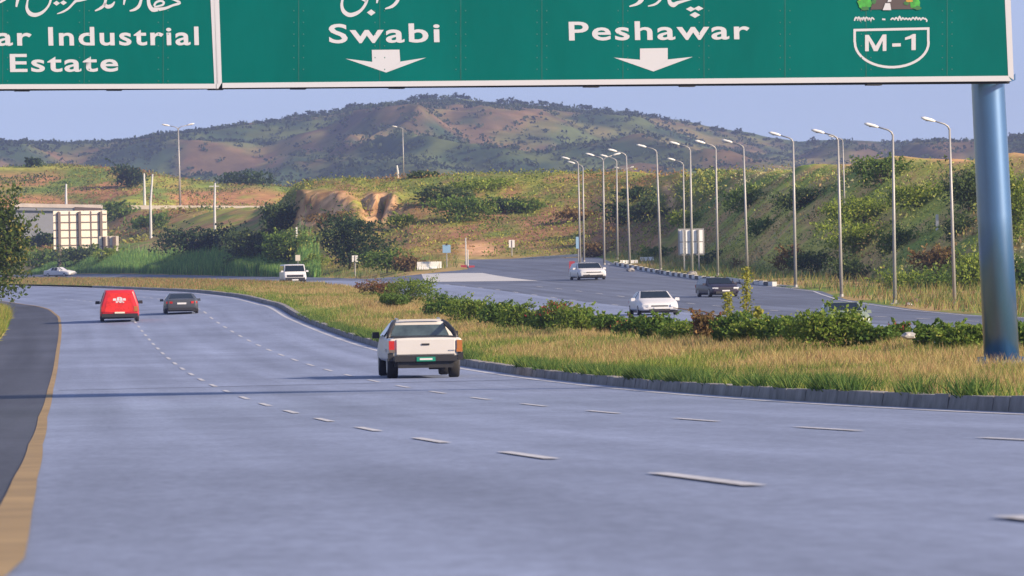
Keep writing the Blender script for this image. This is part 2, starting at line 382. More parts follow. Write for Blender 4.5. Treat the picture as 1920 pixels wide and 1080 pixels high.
ribbon('white_edge_line', [(-55, 700, lambda t: 3.38)], .14, M['lane_paint'])
ribbon('lane_dashes', [(k*per-1.9+j, k*per+1.9+j, lambda t, o=o: o) for o, j, n in ((0, 0, 36), (-3.65, -12.1, 37)) for k in range(-3, n)], .10, M['lane_paint'], .008)
ms = strip('median_soil', TS[TS < 700], [4.08, 4.5, 5.2, 6.2, 7.4, 8.6, 9.8, 11, 12.2, 13.38], GH, M['ground'])
co = np.empty(len(ms.data.vertices)*3, np.float32); ms.data.vertices.foreach_get('co', co); co = co.reshape(-1, 3)
_o = np.tile(np.array([4.08, 4.5, 5.2, 6.2, 7.4, 8.6, 9.8, 11, 12.2, 13.38]), len(co)//10); a1 = fbm(co[:, 0]*.4, co[:, 1]*.2, 31); a2 = fbm(co[:, 0]*.9, co[:, 1]*.5, 37)
cc = mixc(mixc(DRY, DRY2, sm(a1, .4, .6)), GREEN, np.clip(np.exp(-((_o-4.6)/1.2)**2)*.6+sm(a2, .5, .65)*.4, 0, 1))
at = ms.data.attributes.new('tone', 'FLOAT_COLOR', 'POINT'); at.data.foreach_set('color', np.concatenate([cc, np.ones((len(cc), 1))], 1).astype(np.float32).ravel())
# thin darker strip running aslant across the asphalt
v = []
for o in np.linspace(-7.0, 3.5, 12):
    for s in (0, .22): v.append(rd(74+s+o*.25, o, .004))
ob('cross_strip', mesh('cross_strip', v, [(2*i, 2*i+2, 2*i+3, 2*i+1) for i in range(11)]), M['shoulder'], None, kind='structure')
# far carriageway, its slip road and the concrete gore between them
T1 = [t for t in TS if t < 370]
strip('opposite_carriageway', T1, lambda t: [13.4, 17, 21, 25, *[25+(float(opp_edge(rd(t, 28)[1]))-25)*k/9 for k in range(1, 10)]], H_opp, M['road2'], .0)
T2 = [t for t in TS if t >= 368]
strip('opposite_carriageway_far', T2, [13.4, 17, 20, 22.5], H_opp, M['road2'], .0)
strip('slip_road', [t for t in T2 if t < 520], lambda t: [float(opp_edge(rd(t, 28)[1]))-12+1.5*k for k in range(9)], H_opp, M['road2'], .0)
def poly_on(name, pix, m, dz, hf=H_opp, n=14, kind='structure'):
    """a quad patch given by four image corners, laid on a paved surface"""
    c4 = [pix2road(a, b, hf) for a, b in pix]; v = []
    for i in range(n+1):
        for j in range(n+1):
            a = c4[0].lerp(c4[1], i/n); b = c4[3].lerp(c4[2], i/n); p = a.lerp(b, j/n); v.append((p.x, p.y, float(hf(p.x, p.y))+dz))
    f = [(i*(n+1)+j, (i+1)*(n+1)+j, (i+1)*(n+1)+j+1, i*(n+1)+j+1) for i in range(n) for j in range(n)]
    return ob(name, mesh(name, v, f), m, None, kind=kind)
poly_on('gore_paving', [(800, 529), (1010, 527), (905, 512), (790, 514)], M['pale'], .012)
M['lane2'] = mat('asphalt_light_band', (.20, .20, .215), .7, noise=.12, scale=.5)
strip('inner_lanes', [t for t in T1 if t > 95], lambda t: [13.45, 17, 20.5], H_opp, M['road'], .006)
ribbon('far_lane_dashes', [(k*per, k*per+3, lambda t: 20.6) for k in range(5, 38)], .14, M['lane_paint'], .014, H_opp)
ribbon('far_lane_dashes_outer', [(k*per, k*per+3, lambda t: 24.4) for k in range(5, 30)], .14, M['lane_paint'], .014, H_opp)
ribbon('far_edge_line', [(20, 368, lambda t: float(opp_edge(rd(t, 28)[1]))-.5)], .14, M['lane_paint'], .014, H_opp)
# kerb of the median: cast blocks with open joints
kb = MB()
t = -50.0
while t < 420:
    L = .98 if t < 200 else 3.9
    a = rd(t, 3.86); b = rd(t+L, 3.86); c_ = rd(t+L, 4.12); d = rd(t, 4.12)
    j = random.uniform(-.012, .012); hk = .165+random.uniform(-.008, .01)
    ar, br = rd(t, 3.90+j), rd(t+L, 3.90+j)
    lo = -.06
    kb.add([(a[0], a[1], a[2]+lo), (b[0], b[1], b[2]+lo), (c_[0], c_[1], c_[2]+lo), (d[0], d[1], d[2]+lo),
            (ar[0], ar[1], a[2]+hk), (br[0], br[1], b[2]+hk), (c_[0], c_[1], c_[2]+hk), (d[0], d[1], d[2]+hk)],
           [(0, 3, 2, 1), (4, 5, 6, 7), (0, 1, 5, 4), (1, 2, 6, 5), (2, 3, 7, 6), (3, 0, 4, 7)])
    t += L+.02
M['kerb'] = mat('kerb_concrete', (.23, .22, .22), .9, noise=.4, scale=1.6)
kb.build('kerb', M['kerb'], None, kind='structure')
# black and white kerb stones of the slip road
for cname, par in (('white_kerb_stones', 0), ('black_kerb_stones', 1)):
    kb = MB(); y = 305.0; i = 0
    while y < 402:
        if i % 2 == par:
            x0 = float(Xc(y)+opp_edge(y))+.15; x1 = float(Xc(y+2)+opp_edge(y+2))+.15
            kb.box(((x0+x1)/2, y+.95, float(H_opp(x0, y))+.10), (.28, 1.9, .34), math.atan2(-(x1-x0), 2))
        y += 2; i += 1
    kb.build(cname, M['white'] if par == 0 else M['black'], None, kind='structure')
# ------------------------------------------------------------------ the mountain behind
mx_ = [-400, -50, 0, 60, 130, 200, 260, 330, 400, 450, 500, 560, 620, 680, 740, 800, 860, 900, 950, 1000, 1100, 1200, 1300, 1400, 1450, 1500, 1600, 1700, 1800, 1900, 1980, 2400]
my_ = [272, 266, 263, 267, 267, 263, 258, 247, 240, 233, 226, 217, 209, 200, 192, 186, 184, 191, 195, 198, 206, 213, 228, 246, 257, 263, 261, 265, 263, 255, 240, 230]
MYC, MYB = 2900.0, 1500.0
def MH(x, y):
    px = 960+x/y*F; row = np.interp(px, mx_, my_)+1
    row = row+(fbm(px*.012, px*0+3, 5)-.5)*7
    zc = CH+((YH-(px-960)*math.tan(ROLL))-row)*MYC/F
    t = np.clip((y-MYB)/(MYC-MYB), 0, 1.0)
    sp = fbm(x*.006+y*.0015, y*.0035, 51, 5)-.5; rdg = 1-abs(2*fbm(x*.0045, y*.0022, 77, 4)-1)
    h = -4+(zc+4)*(t**1.05)+(sp*60+(rdg-.75)*70)*np.sin(t*math.pi)**.8
    lim = CH+(zc-CH)*y/MYC*.985
    h = np.where(t < .97, np.minimum(h, lim), h)
    return np.where(y > MYC, zc-(y-MYC)*.25, h)
xs = np.linspace(-620, 620, 300); ys = np.concatenate([np.linspace(1450, 2900, 170), np.linspace(2912, 3500, 22)])
XX, YY = np.meshgrid(xs, ys); hz = MH(XX.ravel(), YY.ravel()); X1, Y1 = XX.ravel(), YY.ravel()
q1 = fbm(X1*.022, Y1*.013, 61, 5); q2 = fbm(X1*.05, Y1*.03, 67, 4)
mc = mixc((.05, .085, .045), (.34, .17, .10), sm(q1, .44, .62)*.6); mc = mixc(mc, (.14, .16, .055), sm(q2, .5, .62)*.55)
mc = mixc(mc, (.03, .05, .035), sm(q2, .58, .40)*.45)
idx = np.arange(len(xs)*len(ys)).reshape(len(ys), len(xs)); fq = np.stack([idx[:-1, :-1], idx[:-1, 1:], idx[1:, 1:], idx[1:, :-1]], -1).reshape(-1, 4)
ob('mountain', mesh('mountain', np.stack([X1, Y1, hz], 1), fq, mc, True), M['mount'], kind='structure')

# ------------------------------------------------------------------ foliage
def quads(pos, size, col, flat=.0, asp=.55, nrm=None):
    """small leaf faces: returns verts, faces, colours"""
    n = len(pos); a = rng.normal(size=(n, 3)); a /= np.linalg.norm(a, axis=1)[:, None]
    b = rng.normal(size=(n, 3)); b -= (b*a).sum(1)[:, None]*a; b /= np.linalg.norm(b, axis=1)[:, None]
    s = np.asarray(size).reshape(-1, 1)*rng.uniform(.6, 1.3, (n, 1))
    v = np.stack([pos-a*s, pos+b*s*asp, pos+a*s, pos-b*s*asp], 1).reshape(-1, 3)
    return v, np.arange(4*n).reshape(n, 4), col
def crown_mesh(name, w_, d_, h_, n, leaf, cols, seed, lobes=9, z0=0.0, ragged=.25, flowers=None):
    g = np.random.default_rng(seed)
    cs = np.stack([g.uniform(-.34, .34, lobes)*w_, g.uniform(-.34, .34, lobes)*d_, g.uniform(.25, .72, lobes)*h_], 1)
    rr = g.uniform(.20, .36, lobes)
    k = g.integers(0, lobes, n); dr = g.normal(size=(n, 3)); dr /= np.linalg.norm(dr, axis=1)[:, None]
    rad = g.uniform(.45, 1.0, n)**.5*(1+g.normal(size=n)*ragged*.5)
    dim = np.array([w_, d_, h_*.9])
    p = cs[k]+dr*(rr[k]*rad)[:, None]*dim
    p[:, 2] = np.abs(p[:, 2]-z0)+z0*1.0
    ns = max(4, n//90); ms_ = n//4; kk = g.integers(0, ns, ms_); sa = g.uniform(0, 2*math.pi, ns); se = g.uniform(.15, 1.0, ns)
    b0_ = cs[g.integers(0, lobes, ns)]; ln = g.uniform(.28, .52, ns); f_ = g.uniform(.3, 1, ms_)
    dvec = np.stack([np.cos(sa)*w_*.9, np.sin(sa)*d_*.9, se*h_*1.15], 1)*ln[:, None]
    p[:ms_] = b0_[kk]+dvec[kk]*f_[:, None]+g.normal(size=(ms_, 3))*dim*.018
    tone = g.uniform(0, 1, lobes)[k]*.6+g.uniform(0, 1, n)*.4; tone[:ms_] = .3+.6*f_
    cc = mixc(cols[0], cols[1], tone); m = g.uniform(0, 1, n) < .12; cc[m] = cols[2]
    if flowers is not None:
        m = (g.uniform(0, 1, n) < flowers[1]) & (p[:, 2] > h_*.5) & (k % 3 == 0); cc[m] = flowers[0]
    return mesh(name, *quads(p, leaf, cc)[:2], cc)
DG = [(.018, .04, .02), (.05, .095, .035), (.10, .15, .05)]
MG = [(.06, .12, .025), (.15, .24, .045), (.28, .33, .07)]
YG = [(.11, .17, .025), (.26, .34, .05), (.44, .46, .10)]
BG = [(.11, .08, .03), (.25, .17, .07), (.38, .24, .10)]
ORD = ['leftmost', 'second from the left', 'third from the left', 'fourth from the left', 'fifth from the left', 'sixth from the left', 'seventh from the left', 'eighth from the left', 'ninth from the left', 'tenth from the left']
def stem_mesh(name, h, r, n=4, seed=0):
    g = random.Random(seed); b = MB(); b.tube([(0, 0, -.2), (.03*h, 0, h*.25), (-.02*h, .02*h, h*.5)], [r, r*.75, r*.5], 7)
    for i in range(n):
        a = 2*math.pi*i/n+g.random(); e = (math.cos(a)*h*.25, math.sin(a)*h*.25, h*(.6+.25*g.random()))
        b.tube([(0, 0, h*(.18+.06*i)), (e[0]*.6, e[1]*.6, e[2]*.7), e], [r*.5, r*.3, r*.12], 5)
    return mesh(name, b.v, b.f)
def plant(name, label, cat, loc, w_, h_, n, leaf, cols, seed, d_=None, group=None, lobes=9, flowers=None, rz=0, part='foliage', trunk=True):
    t = thing(name, label, cat, loc, rz, group)
    ob(part, crown_mesh(name+'_'+part, w_, d_ or w_, h_, n, leaf, cols, seed, lobes, flowers=flowers), M['leaf'], t)
    if trunk: ob('trunk' if part == 'crown' else 'stem', stem_mesh(name+'_stem', h_*.8, max(.03, w_*.02), 4, seed), M['bark'], t)
    return t
# ---- the row of shrubs planted along the median, back to front along the hedge
HEDGE = [ # px, top row, bottom row, width px, kind, label
 (705, 522, 560, 62, 'b', 'dry brown and dark red shrub at the far left end of the median hedge'),
 (768, 526, 578, 72, 'y', 'bright green shrub just right of the dry brown shrub on the median'),
 (738, 548, 582, 40, 'm', 'low green tuft in front of the bright green shrub behind the pickup'),
 (830, 545, 600, 60, 'm', 'dark green hedge shrub above the right side of the pickup'),
 (880, 556, 610, 62, 'y', 'light green hedge shrub right of the pickup roof'),
 (935, 560, 618, 66, 'm', 'broad green hedge shrub left of the red flowering one'),
 (985, 565, 622, 60, 'y', 'light green hedge shrub touching the red flowering one on its left'),
 (1035, 566, 625, 66, 'f', 'hedge shrub covered in red flowers on the median'),
 (1090, 572, 628, 62, 'y', 'leafy hedge shrub just right of the red flowering one'),
 (1140, 586, 632, 58, 'm', 'low hedge shrub left of the oncoming white sedan'),
 (1190, 592, 636, 56, 'f', 'hedge shrub with a few pink blossoms under the oncoming white sedan'),
 (1240, 594, 640, 60, 'm', 'dark green shrub directly below the oncoming white sedan'),
 (1290, 594, 642, 58, 'y', 'light green shrub below and right of the oncoming white sedan'),
 (1335, 590, 644, 56, 'b', 'reddish brown shrub among the green ones below the dark hatchback'),
 (1372, 586, 648, 54, 'm', 'green shrub at the foot of the tall weeds on the median'),
 (1412, 590, 650, 58, 'y', 'yellowish green shrub right of the tall weeds'),
 (1460, 600, 652, 60, 'm', 'dark green shrub left of the tall bush hiding a car'),
 (1510, 596, 654, 56, 'y', 'light green shrub touching the tall bush on its left'),
 (1556, 572, 660, 84, 'y', 'tallest bright green median bush, hiding most of an oncoming car'),
 (1606, 598, 652, 44, 'y', 'bright shrub filling the right side of the tallest median bush'),
 (1648, 614, 655, 60, 'm', 'low green shrub between the tallest median bush and the hedge gap'),
 (1684, 615, 650, 34, 'f', 'small shrub beside the gap in the hedge'),
 (1760, 606, 660, 66, 'm', 'dark green shrub just right of the gap in the hedge'),
 (1812, 606, 662, 70, 'y', 'green shrub against the left side of the blue post'),
 (1935, 600, 668, 80, 'm', 'green shrub right of the blue post at the edge of the view'),
]
def hedge_y(px):
    # distance at which the column px meets the planting line, 10.6 m beyond the lane line
    ys = np.arange(70, 330, .5); x = Xc(ys)+10.9; return float(ys[np.argmin(abs(960+x/ys*F-px))])
HG = [(.05, .11, .025), (.13, .22, .04), (.24, .30, .06)]; HY = [(.08, .14, .025), (.19, .28, .045), (.32, .36, .08)]
KC = {'m': HG, 'y': HY, 'b': BG, 'f': HG}
for i, (px, top, bot, wp, k, lab) in enumerate(HEDGE):
    q = on_ground(px, bot-5, 40, 330, .5); y = q.y; s = F/y; x = q.x; z = q.z; h = ray(px, top, y).z-z
    w_ = wp/s*1.25
    fl = ((.55, .08, .08), .55 if i == 7 else .3) if k == 'f' else (((.30, .06, .04), .3) if k == 'b' else None)
    plant('median_shrub', lab, 'shrub', (x, y, z-.05), w_*random.uniform(.9, 1.15), max(h, .5)*(1.12 if wp > 80 else random.uniform(.95, 1.22)), 4200 if wp < 90 else 8000, .052 if wp < 90 else .058, KC[k], 100+i, group='shrubs planted along the median', flowers=fl, lobes=11)
# tall thin weeds standing above the hedge
for (px, top, bot, lean, lab) in ((1366, 548, 640, .0, 'tall yellow flowering weed in front of the dark hatchback'), (1399, 500, 600, .02, 'tallest thin green weed rising right of the dark hatchback'), (1424, 575, 640, -.05, 'short leafy weed right of the tallest thin weed')):
    y = hedge_y(px)+4; q = ray(px, bot, y); z = float(GH(q.x, y)); h = ray(px, top, y).z-z
    t = thing('tall_weed', lab, 'weed', (q.x, y, z), 0, 'tall weeds above the hedge')
    n = 420; a = rng.uniform(.25, 1, n); p = np.stack([rng.normal(size=n)*.10*(1.2-a*.6)+lean*a*h, rng.normal(size=n)*.1, a*h], 1)
    cc = mixc((.16, .20, .04), (.40, .38, .07), rng.uniform(0, 1, n)); ob('foliage', mesh('weed_foliage', *quads(p, .05, cc)[:2], cc), M['leaf'], t)
    MB().tube([(0, 0, -.1), (lean*h*.5, 0, h*.5), (lean*h, 0, h*.97)], [.02, .014, .006], 5).build('stem', M['bark'], t)
# ---- leaning bare twig in front of the white sedan
y = hedge_y(1300)+1; a, b_, c3 = ray(1262, 577, y), ray(1320, 584, y), ray(1400, 612, y)
MB().tube([tuple(c3), tuple(b_), tuple(a)], [.03, .024, .012], 5).build('leaning_branch', M['bark'], None, label='thin dark branch arching from the hedge towards the white sedan', category='branch')

# ---- big shrubs and trees of the slopes (px, top, bottom, width, depth, kind, label)
TREES = [
 (655, 408, 508, 142, 432, 'd', 'large round dark green tree right of the white minivan'),
 (368, 430, 480, 122, 520, 'd', 'broad dark green tree below the right utility pole'),
 (470, 432, 500, 100, 500, 'd2', 'dark green bushy tree left of the large round tree'),
 (540, 436, 506, 100, 470, 'm', 'mid green bush above the white minivan'),
 (470, 470, 512, 70, 455, 'm', 'bright green bush left of the white minivan'),
 (598, 478, 520, 46, 425, 'y', 'light green bush beside the right side of the minivan'),
 (725, 470, 512, 80, 420, 'm', 'green bush at the right foot of the large round tree'),
 (765, 478, 514, 50, 415, 'b', 'brownish bush left of the white concrete barrier'),
 (240, 307, 355, 62, 815, 'd', 'dark tree on the crest of the left hill'),
 (463, 323, 362, 90, 830, 'd', 'wide dark tree at the right end of the left hill'),
 (620, 312, 340, 190, 640, 'd2', 'long dark thicket on top of the mound with the earth scar'),
 (62, 300, 316, 24, 850, 'd', 'small dark tree on the far left hilltop'),
 (170, 300, 314, 40, 855, 'd2', 'low dark shrub on the left hill crest'),
 (795, 326, 340, 50, 560, 'd2', 'dark shrub on the ridge right of the far lamp'),
 (1500, 352, 398, 96, 405, 'd2', 'large dark green thicket high on the right slope'),
 (1650, 298, 352, 90, 375, 'm', 'green tree on the crest of the right slope left of the second lamp'),
 (1395, 352, 400, 70, 450, 'm', 'green bush high on the slope behind the lamps'),
 (1620, 372, 430, 130, 360, 'y', 'bright green bush in the middle of the right slope'),
 (1600, 415, 480, 110, 345, 'y', 'mid green bush below the bright one on the right slope'),
 (1715, 352, 400, 110, 345, 'y', 'yellow green bush under the earth bank near the right lamps'),
 (1815, 320, 400, 80, 330, 'd2', 'dark green tree on the right slope against the blue post'),
 (1806, 400, 470, 80, 310, 'd2', 'large dark bush behind the rightmost lamp'),
 (1905, 330, 470, 90, 315, 'y', 'green tree right of the blue post'),
 (1520, 470, 510, 80, 335, 'd2', 'dark bush low on the slope left of the blue grey lamp'),
 (1590, 480, 535, 70, 318, 'd2', 'dark bush beside the blue grey lamp'),
 (1440, 410, 455, 70, 385, 'm', 'green bush on the slope between two lamps, above the brown dry one'),
 (1482, 470, 515, 60, 360, 'b', 'brown dry bush low on the slope right of the centre lamps'),
 (1750, 462, 508, 76, 300, 'b', 'reddish brown bush between the two rightmost lamps'),
 (1680, 430, 500, 80, 320, 'm', 'green bush behind the second lamp from the right'),
 (1700, 500, 568, 100, 285, 'y', 'leafy roadside bush at the foot of the second lamp from the right'),
 (1770, 505, 572, 80, 280, 'm', 'roadside bush left of the rightmost lamp foot'),
 (1830, 480, 580, 100, 276, 'y', 'tall grassy bush between the rightmost lamp and the blue post'),
 (1915, 480, 590, 60, 270, 'm', 'roadside bush right of the blue post'),
 (1160, 378, 428, 60, 500, 'd', 'dark hollow bush on the slope behind the left lamps'),
 (1215, 372, 420, 60, 495, 'd2', 'dark bush beside the pale cliff'),
 (1190, 352, 380, 60, 520, 'd', 'dark bush under the ridge behind the left lamps'),
 (1340, 316, 345, 60, 480, 'd', 'dark bush on the ridge above the information board'),
 (1290, 395, 430, 60, 470, 'y', 'green bush above the information board'),
 (870, 372, 420, 110, 515, 'm', 'green bush on the middle slope'),
 (830, 352, 392, 100, 530, 'd2', 'dark green bush on the upper middle slope'),
 (930, 372, 400, 90, 525, 'd', 'dark low bush under the ridge line in the middle'),
 (900, 340, 362, 110, 538, 'y', 'yellow green scrub along the middle ridge'),
 (985, 375, 402, 70, 520, 'm', 'small green bush on the middle slope above the signs'),
 (545, 380, 440, 90, 520, 'd2', 'dark scrub on the left flank of the earth mound'),
 (520, 415, 450, 60, 520, 'b', 'brown scrub at the left foot of the earth mound'),
 (640, 395, 420, 120, 505, 'b', 'brown scrub below the earth scar'),
 (755, 405, 430, 60, 520, 'y', 'green scrub right of the earth scar'),
 (275, 400, 440, 70, 650, 'm', 'green bush left of the tall utility pole'),
 (225, 380, 412, 60, 690, 'm', 'green bush at the end of the bridge'),
 (75, 436, 470, 60, 560, 'd', 'dark bush left of the large sign back'),
 (150, 462, 500, 90, 520, 'd2', 'dark bush below the large sign back'),
 (90, 470, 505, 70, 540, 'm', 'green bush above the far left white car'),
 (210, 465, 500, 60, 500, 'y', 'yellow green bush under the small sign back'),
 (1245, 462, 500, 70, 425, 'm', 'green bush behind the lamp left of the information board'),
 (1340, 470, 512, 70, 395, 'd2', 'dark bush right of the information board legs'),
 (1400, 485, 522, 60, 378, 'b', 'dry bush behind the steel guard rail'),
 (1690, 540, 572, 40, 272, 'b', 'low dry clump at the foot of the second lamp'),
 (1130, 455, 488, 60, 450, 'b', 'dry brown scrub behind the left group of lamps'),
 (1080, 395, 420, 80, 500, 'b', 'rusty scrub above the slip road'),
]
KC.update({'m': MG, 'y': YG, 'd': DG, 'd2': [(.045, .08, .035), (.09, .14, .045), (.18, .22, .07)]})
protos = {}
for i, (px, top, bot, wp, y, k, lab) in enumerate(TREES):
    if px < 620:
        while (px-960)/F*y-float(Xc(y)) < 26.5 and y < 900: y += 4
    if top < 330 and px < 520: y = 985
    q = ray(px, bot-3, y); s = F/y; h = (bot-top)/s*1.1; w_ = wp/s*1.1; z = q.z
    gz_ = float(GH(q.x, y))
    if gz_ > z+1.5: # slope already higher here: bring the plant forward onto it
        g_ = on_ground(px, bot-3, y-60, y+60); q = g_; y = g_.y; z = g_.z; s = F/y; h = (bot-top)/s*1.1; w_ = wp/s*1.1
    elif gz_ < z-.4:
        g_ = on_ground(px, bot-3, y-30, y+200); q = g_; y = g_.y; z = g_.z; s = F/y; h = (bot-top)/s*1.1; w_ = wp/s*1.1
    big = 'tree' in lab or 'thicket' in lab
    n = int(np.clip(wp*(bot-top)*.55, 900, 5200)); leaf = .085*(y/430)*1.35*.5*3.0
    plant('roadside_tree' if big else 'slope_bush', lab, 'tree' if big else 'bush', (q.x, y, z-.15), w_, h, n, leaf*.8, KC[k], 300+i, d_=w_*.8, group='trees on the slopes' if big else 'bushes on the slopes', lobes=14, part='crown' if big else 'foliage')
# the tree leaning in at the left edge
q = on_ground(-62, 575, 180, 330); s = F/q.y
plant('roadside_tree', 'tall green roadside tree cut by the left edge of the picture', 'tree', (q.x, q.y, q.z), 205/s, 225/s, 26000, .15, [(.03, .06, .012), (.10, .15, .03), (.26, .24, .05)], 77, d_=4, group='trees on the slopes', lobes=22, part='crown')
# trees on the skyline of the mountain
ridge = [(6, 12), (22, 8), (48, 12), (60, 9), (92, 10), (105, 8), (135, 7), (215, 9), (228, 14), (300, 12), (323, 10), (352, 9), (376, 12), (392, 10), (410, 14), (432, 12), (448, 11), (463, 12), (489, 10), (520, 9), (545, 10), (560, 12), (573, 9), (590, 13), (610, 10), (628, 10), (662, 15), (682, 11), (700, 8), (776, 13), (798, 14), (815, 13), (838, 11), (860, 14), (876, 15), (905, 7), (944, 14), (970, 16), (990, 12), (1022, 15), (1040, 12), (1058, 12), (1080, 8), (1105, 16), (1142, 13), (1180, 14), (1195, 11), (1235, 14), (1255, 12), (1290, 10), (1310, 11), (1345, 12), (1362, 12), (1385, 14), (1405, 8), (1440, 9), (1465, 10), (1530, 17), (1590, 10), (1685, 9), (1720, 10), (1780, 8), (1905, 12)]
sk = [crown_mesh('ridge_tree_crown', 4.6, 4.2, 3.4, 260, .5, [(.02, .035, .02), (.045, .07, .035), (.07, .10, .05)], 900+i, 6, z0=1.2) for i in range(4)]
tr = stem_mesh('ridge_tree_trunk', 2.6, .16, 3, 5)
for i, (px, hp) in enumerate(ridge):
    yy = MYC-20; x = (px-960)/F*yy; z = float(MH(np.array([x]), np.array([yy]))[0]); near = ['far left shoulder', 'left shoulder', 'left slope below the summit', 'summit', 'right of the summit', 'right shoulder', 'far right shoulder'][int(np.clip(px//275, 0, 6))]
    k_ = sum(1 for a in ridge[:i] if int(np.clip(a[0]//275, 0, 6)) == int(np.clip(px//275, 0, 6)))
    t = thing('ridge_tree', f'small dark tree on the mountain skyline, {near}, {ORD[k_] if k_ < 10 else "at the right end of that row"}' if k_ < 10 else f'small dark tree on the mountain skyline, {near}, at the right end', 'tree', (x, yy, z-.6), i*1.3, 'trees on the mountain skyline')
    if k_ > 10: t['label'] = f'small dark tree on the mountain skyline, {near}, {"two" if k_ == 11 else "three"} past the tenth'
    sc_ = hp/12*1.0; t.scale = (sc_*1.15, sc_*1.15, sc_)
    ob('crown', sk[i % 4], M['leaf'], t); ob('trunk', tr, M['bark'], t)
# scrub covering the mountain, read as one mass
n = 15000; yy = rng.uniform(1650, 2890, n); xx = rng.uniform(-.115, .115, n)*yy; dens = fbm(xx*.022, yy*.013, 61, 5)
keep = (dens < .52) | (rng.uniform(0, 1, n) < .45); xx, yy = xx[keep], yy[keep]; zz = MH(xx, yy); n = len(xx)
k = 7; pos = np.repeat(np.stack([xx, yy, zz+.7], 1), k, 0)+rng.normal(size=(n*k, 3))*np.array([1.2, 1.2, .55])
cc = mixc((.02, .04, .03), (.07, .10, .045), np.repeat(rng.uniform(0, 1, n), k)); v, f, _ = quads(pos, .85, cc, asp=.8)
ob('mountain_scrub', mesh('mountain_scrub', v, f, cc), M['leaf'], kind='stuff')
# undergrowth on the slopes
def scatter(name, n, xr, yr, fn, size, cols, k=10, spread=(.5, .5, .3), zoff=.2):
    y = rng.uniform(*yr, n); px = rng.uniform(*xr, n); x = (px-960)/F*y; m = fn(px, x, y); x, y = x[m], y[m]; n = len(x)
    z = GH(x, y); sc = rng.uniform(.5, 1.5, n)
    pos = np.repeat(np.stack([x, y, z+zoff*sc], 1), k, 0)+rng.normal(size=(n*k, 3))*np.array(spread)*np.repeat(sc, k)[:, None]
    nz_ = fbm(x*.10, y*.06, 57)*.8+.2*rng.uniform(0, 1, n); tone = np.repeat(np.clip(((nz_-.28)/.44*len(cols)).astype(int), 0, len(cols)-1), k); cc = np.array(cols)[tone]*rng.uniform(.6, 1.3, (n*k, 1))
    v, f, _ = quads(pos, size*np.repeat(sc, k), cc, asp=.5)
    return ob(name, mesh(name, v, f, cc), M['leaf'], kind='stuff')
def inL1(lo=.03, hi=1.0):
    def f(px, x, y): t, _ = layer(px, y, L1, 0); return (t > lo) & (t < hi)
    return f
veg = [(.09, .14, .04), (.16, .22, .05), (.28, .32, .07), (.38, .37, .08), (.14, .19, .05), (.36, .22, .09)]
def noscar(f):
    def g(px, x, y):
        t, _ = layer(px, y, L1, 0); m = f(px, x, y)
        for cx, ct, wx, wt in ((614, .56, 56, .16), (720, .54, 40, .15), (1255, .68, 16, .2), (905, .10, 30, .07)):
            m &= ~(((px-cx)/wx)**2+((t-ct)/wt)**2 < 1)
        return m
    return g
scatter('slope_undergrowth', 4200, (470, 1360), (440, 560), noscar(inL1(.03, .93)), .11, veg, 22, (.7, .7, .15), .03)
scatter('slope_undergrowth_right', 6000, (1300, 2050), (255, 480), lambda px, x, y: inL1(.02)(px, x, y) & ~((px > 1480) & (layer(px, y, L1, 0)[0] > .82)), .09, [(.12, .20, .06), (.22, .30, .08), (.34, .40, .10), (.48, .48, .15), (.14, .20, .06), (.40, .28, .13), (.50, .48, .26)], 26, (.5, .5, .17), .03)  # plant colours lifted here to offset the shade on this slope
scatter('scrub_left_hill', 6500, (-60, 620), (700, 1015), lambda px, x, y: (fbm(x*.05, y*.05, 91) > .40) & (x-Xc(y) > 27), .2, [(.05, .09, .03), (.12, .18, .04), (.30, .30, .07), (.30, .17, .08)], 16, (.8, .8, .2), .03)
def blades(name, x, y, h, wd, cols, lean=.35, z=None, kind='stuff', tone=None):
    n = len(x); z = GH(x, y) if z is None else z; h = h*rng.uniform(.55, 1.25, n); a = rng.uniform(0, 2*math.pi, n)
    dx, dy = np.cos(a)*wd/2, np.sin(a)*wd/2; lx, ly = rng.normal(size=n)*lean*h+.08*h, rng.normal(size=n)*lean*h
    v = np.empty((n, 3, 3)); v[:, 0] = np.stack([x-dx, y-dy, z-.03], 1); v[:, 1] = np.stack([x+dx, y+dy, z-.03], 1); v[:, 2] = np.stack([x+lx, y+ly, z+h], 1)
    t = rng.integers(0, len(cols), n) if tone is None else tone
    cc = np.array(cols)[t]*rng.uniform(.7, 1.25, (n, 1))
    return ob(name, mesh(name, v.reshape(-1, 3), np.arange(3*n).reshape(n, 3), cc), M['leaf'], kind=kind)
# median: dry straw with green along the kerb
n = 250000; u = rng.uniform(0, 1, n)**1.5; t = 18+u*300; o = rng.uniform(4.1, 13.3, n)
a = heading(t); x = np.interp(t, T, XC)+o*np.cos(a); y = np.interp(t, T, YC)-o*np.sin(a)
g = fbm(x*.35, y*.18, 23); gr = np.exp(-((o-4.3)/.75)**2)
green = (.18*(o < 7.5)+gr*1.0*(.1+1.3*sm(fbm(x*.5, y*.25, 13), .3, .6))+sm(g, .44, .62)*.75) > rng.uniform(0, 1, n)
tone = np.where(green, rng.integers(4, 8, n), rng.integers(0, 4, n))
hh = (.07+.18*sm(fbm(x*.9, y*.45, 29), .35, .65))*np.where(green, .9, 1)*np.where(o < 4.9, .85, 1.0)
blades('median_grass', x, y, hh, .014+.010*u*3, [(.42, .34, .14), (.34, .28, .10), (.50, .42, .19), (.44, .27, .15), (.14, .23, .04), (.22, .29, .06), (.32, .34, .08), (.08, .16, .04)], .5, tone=tone)
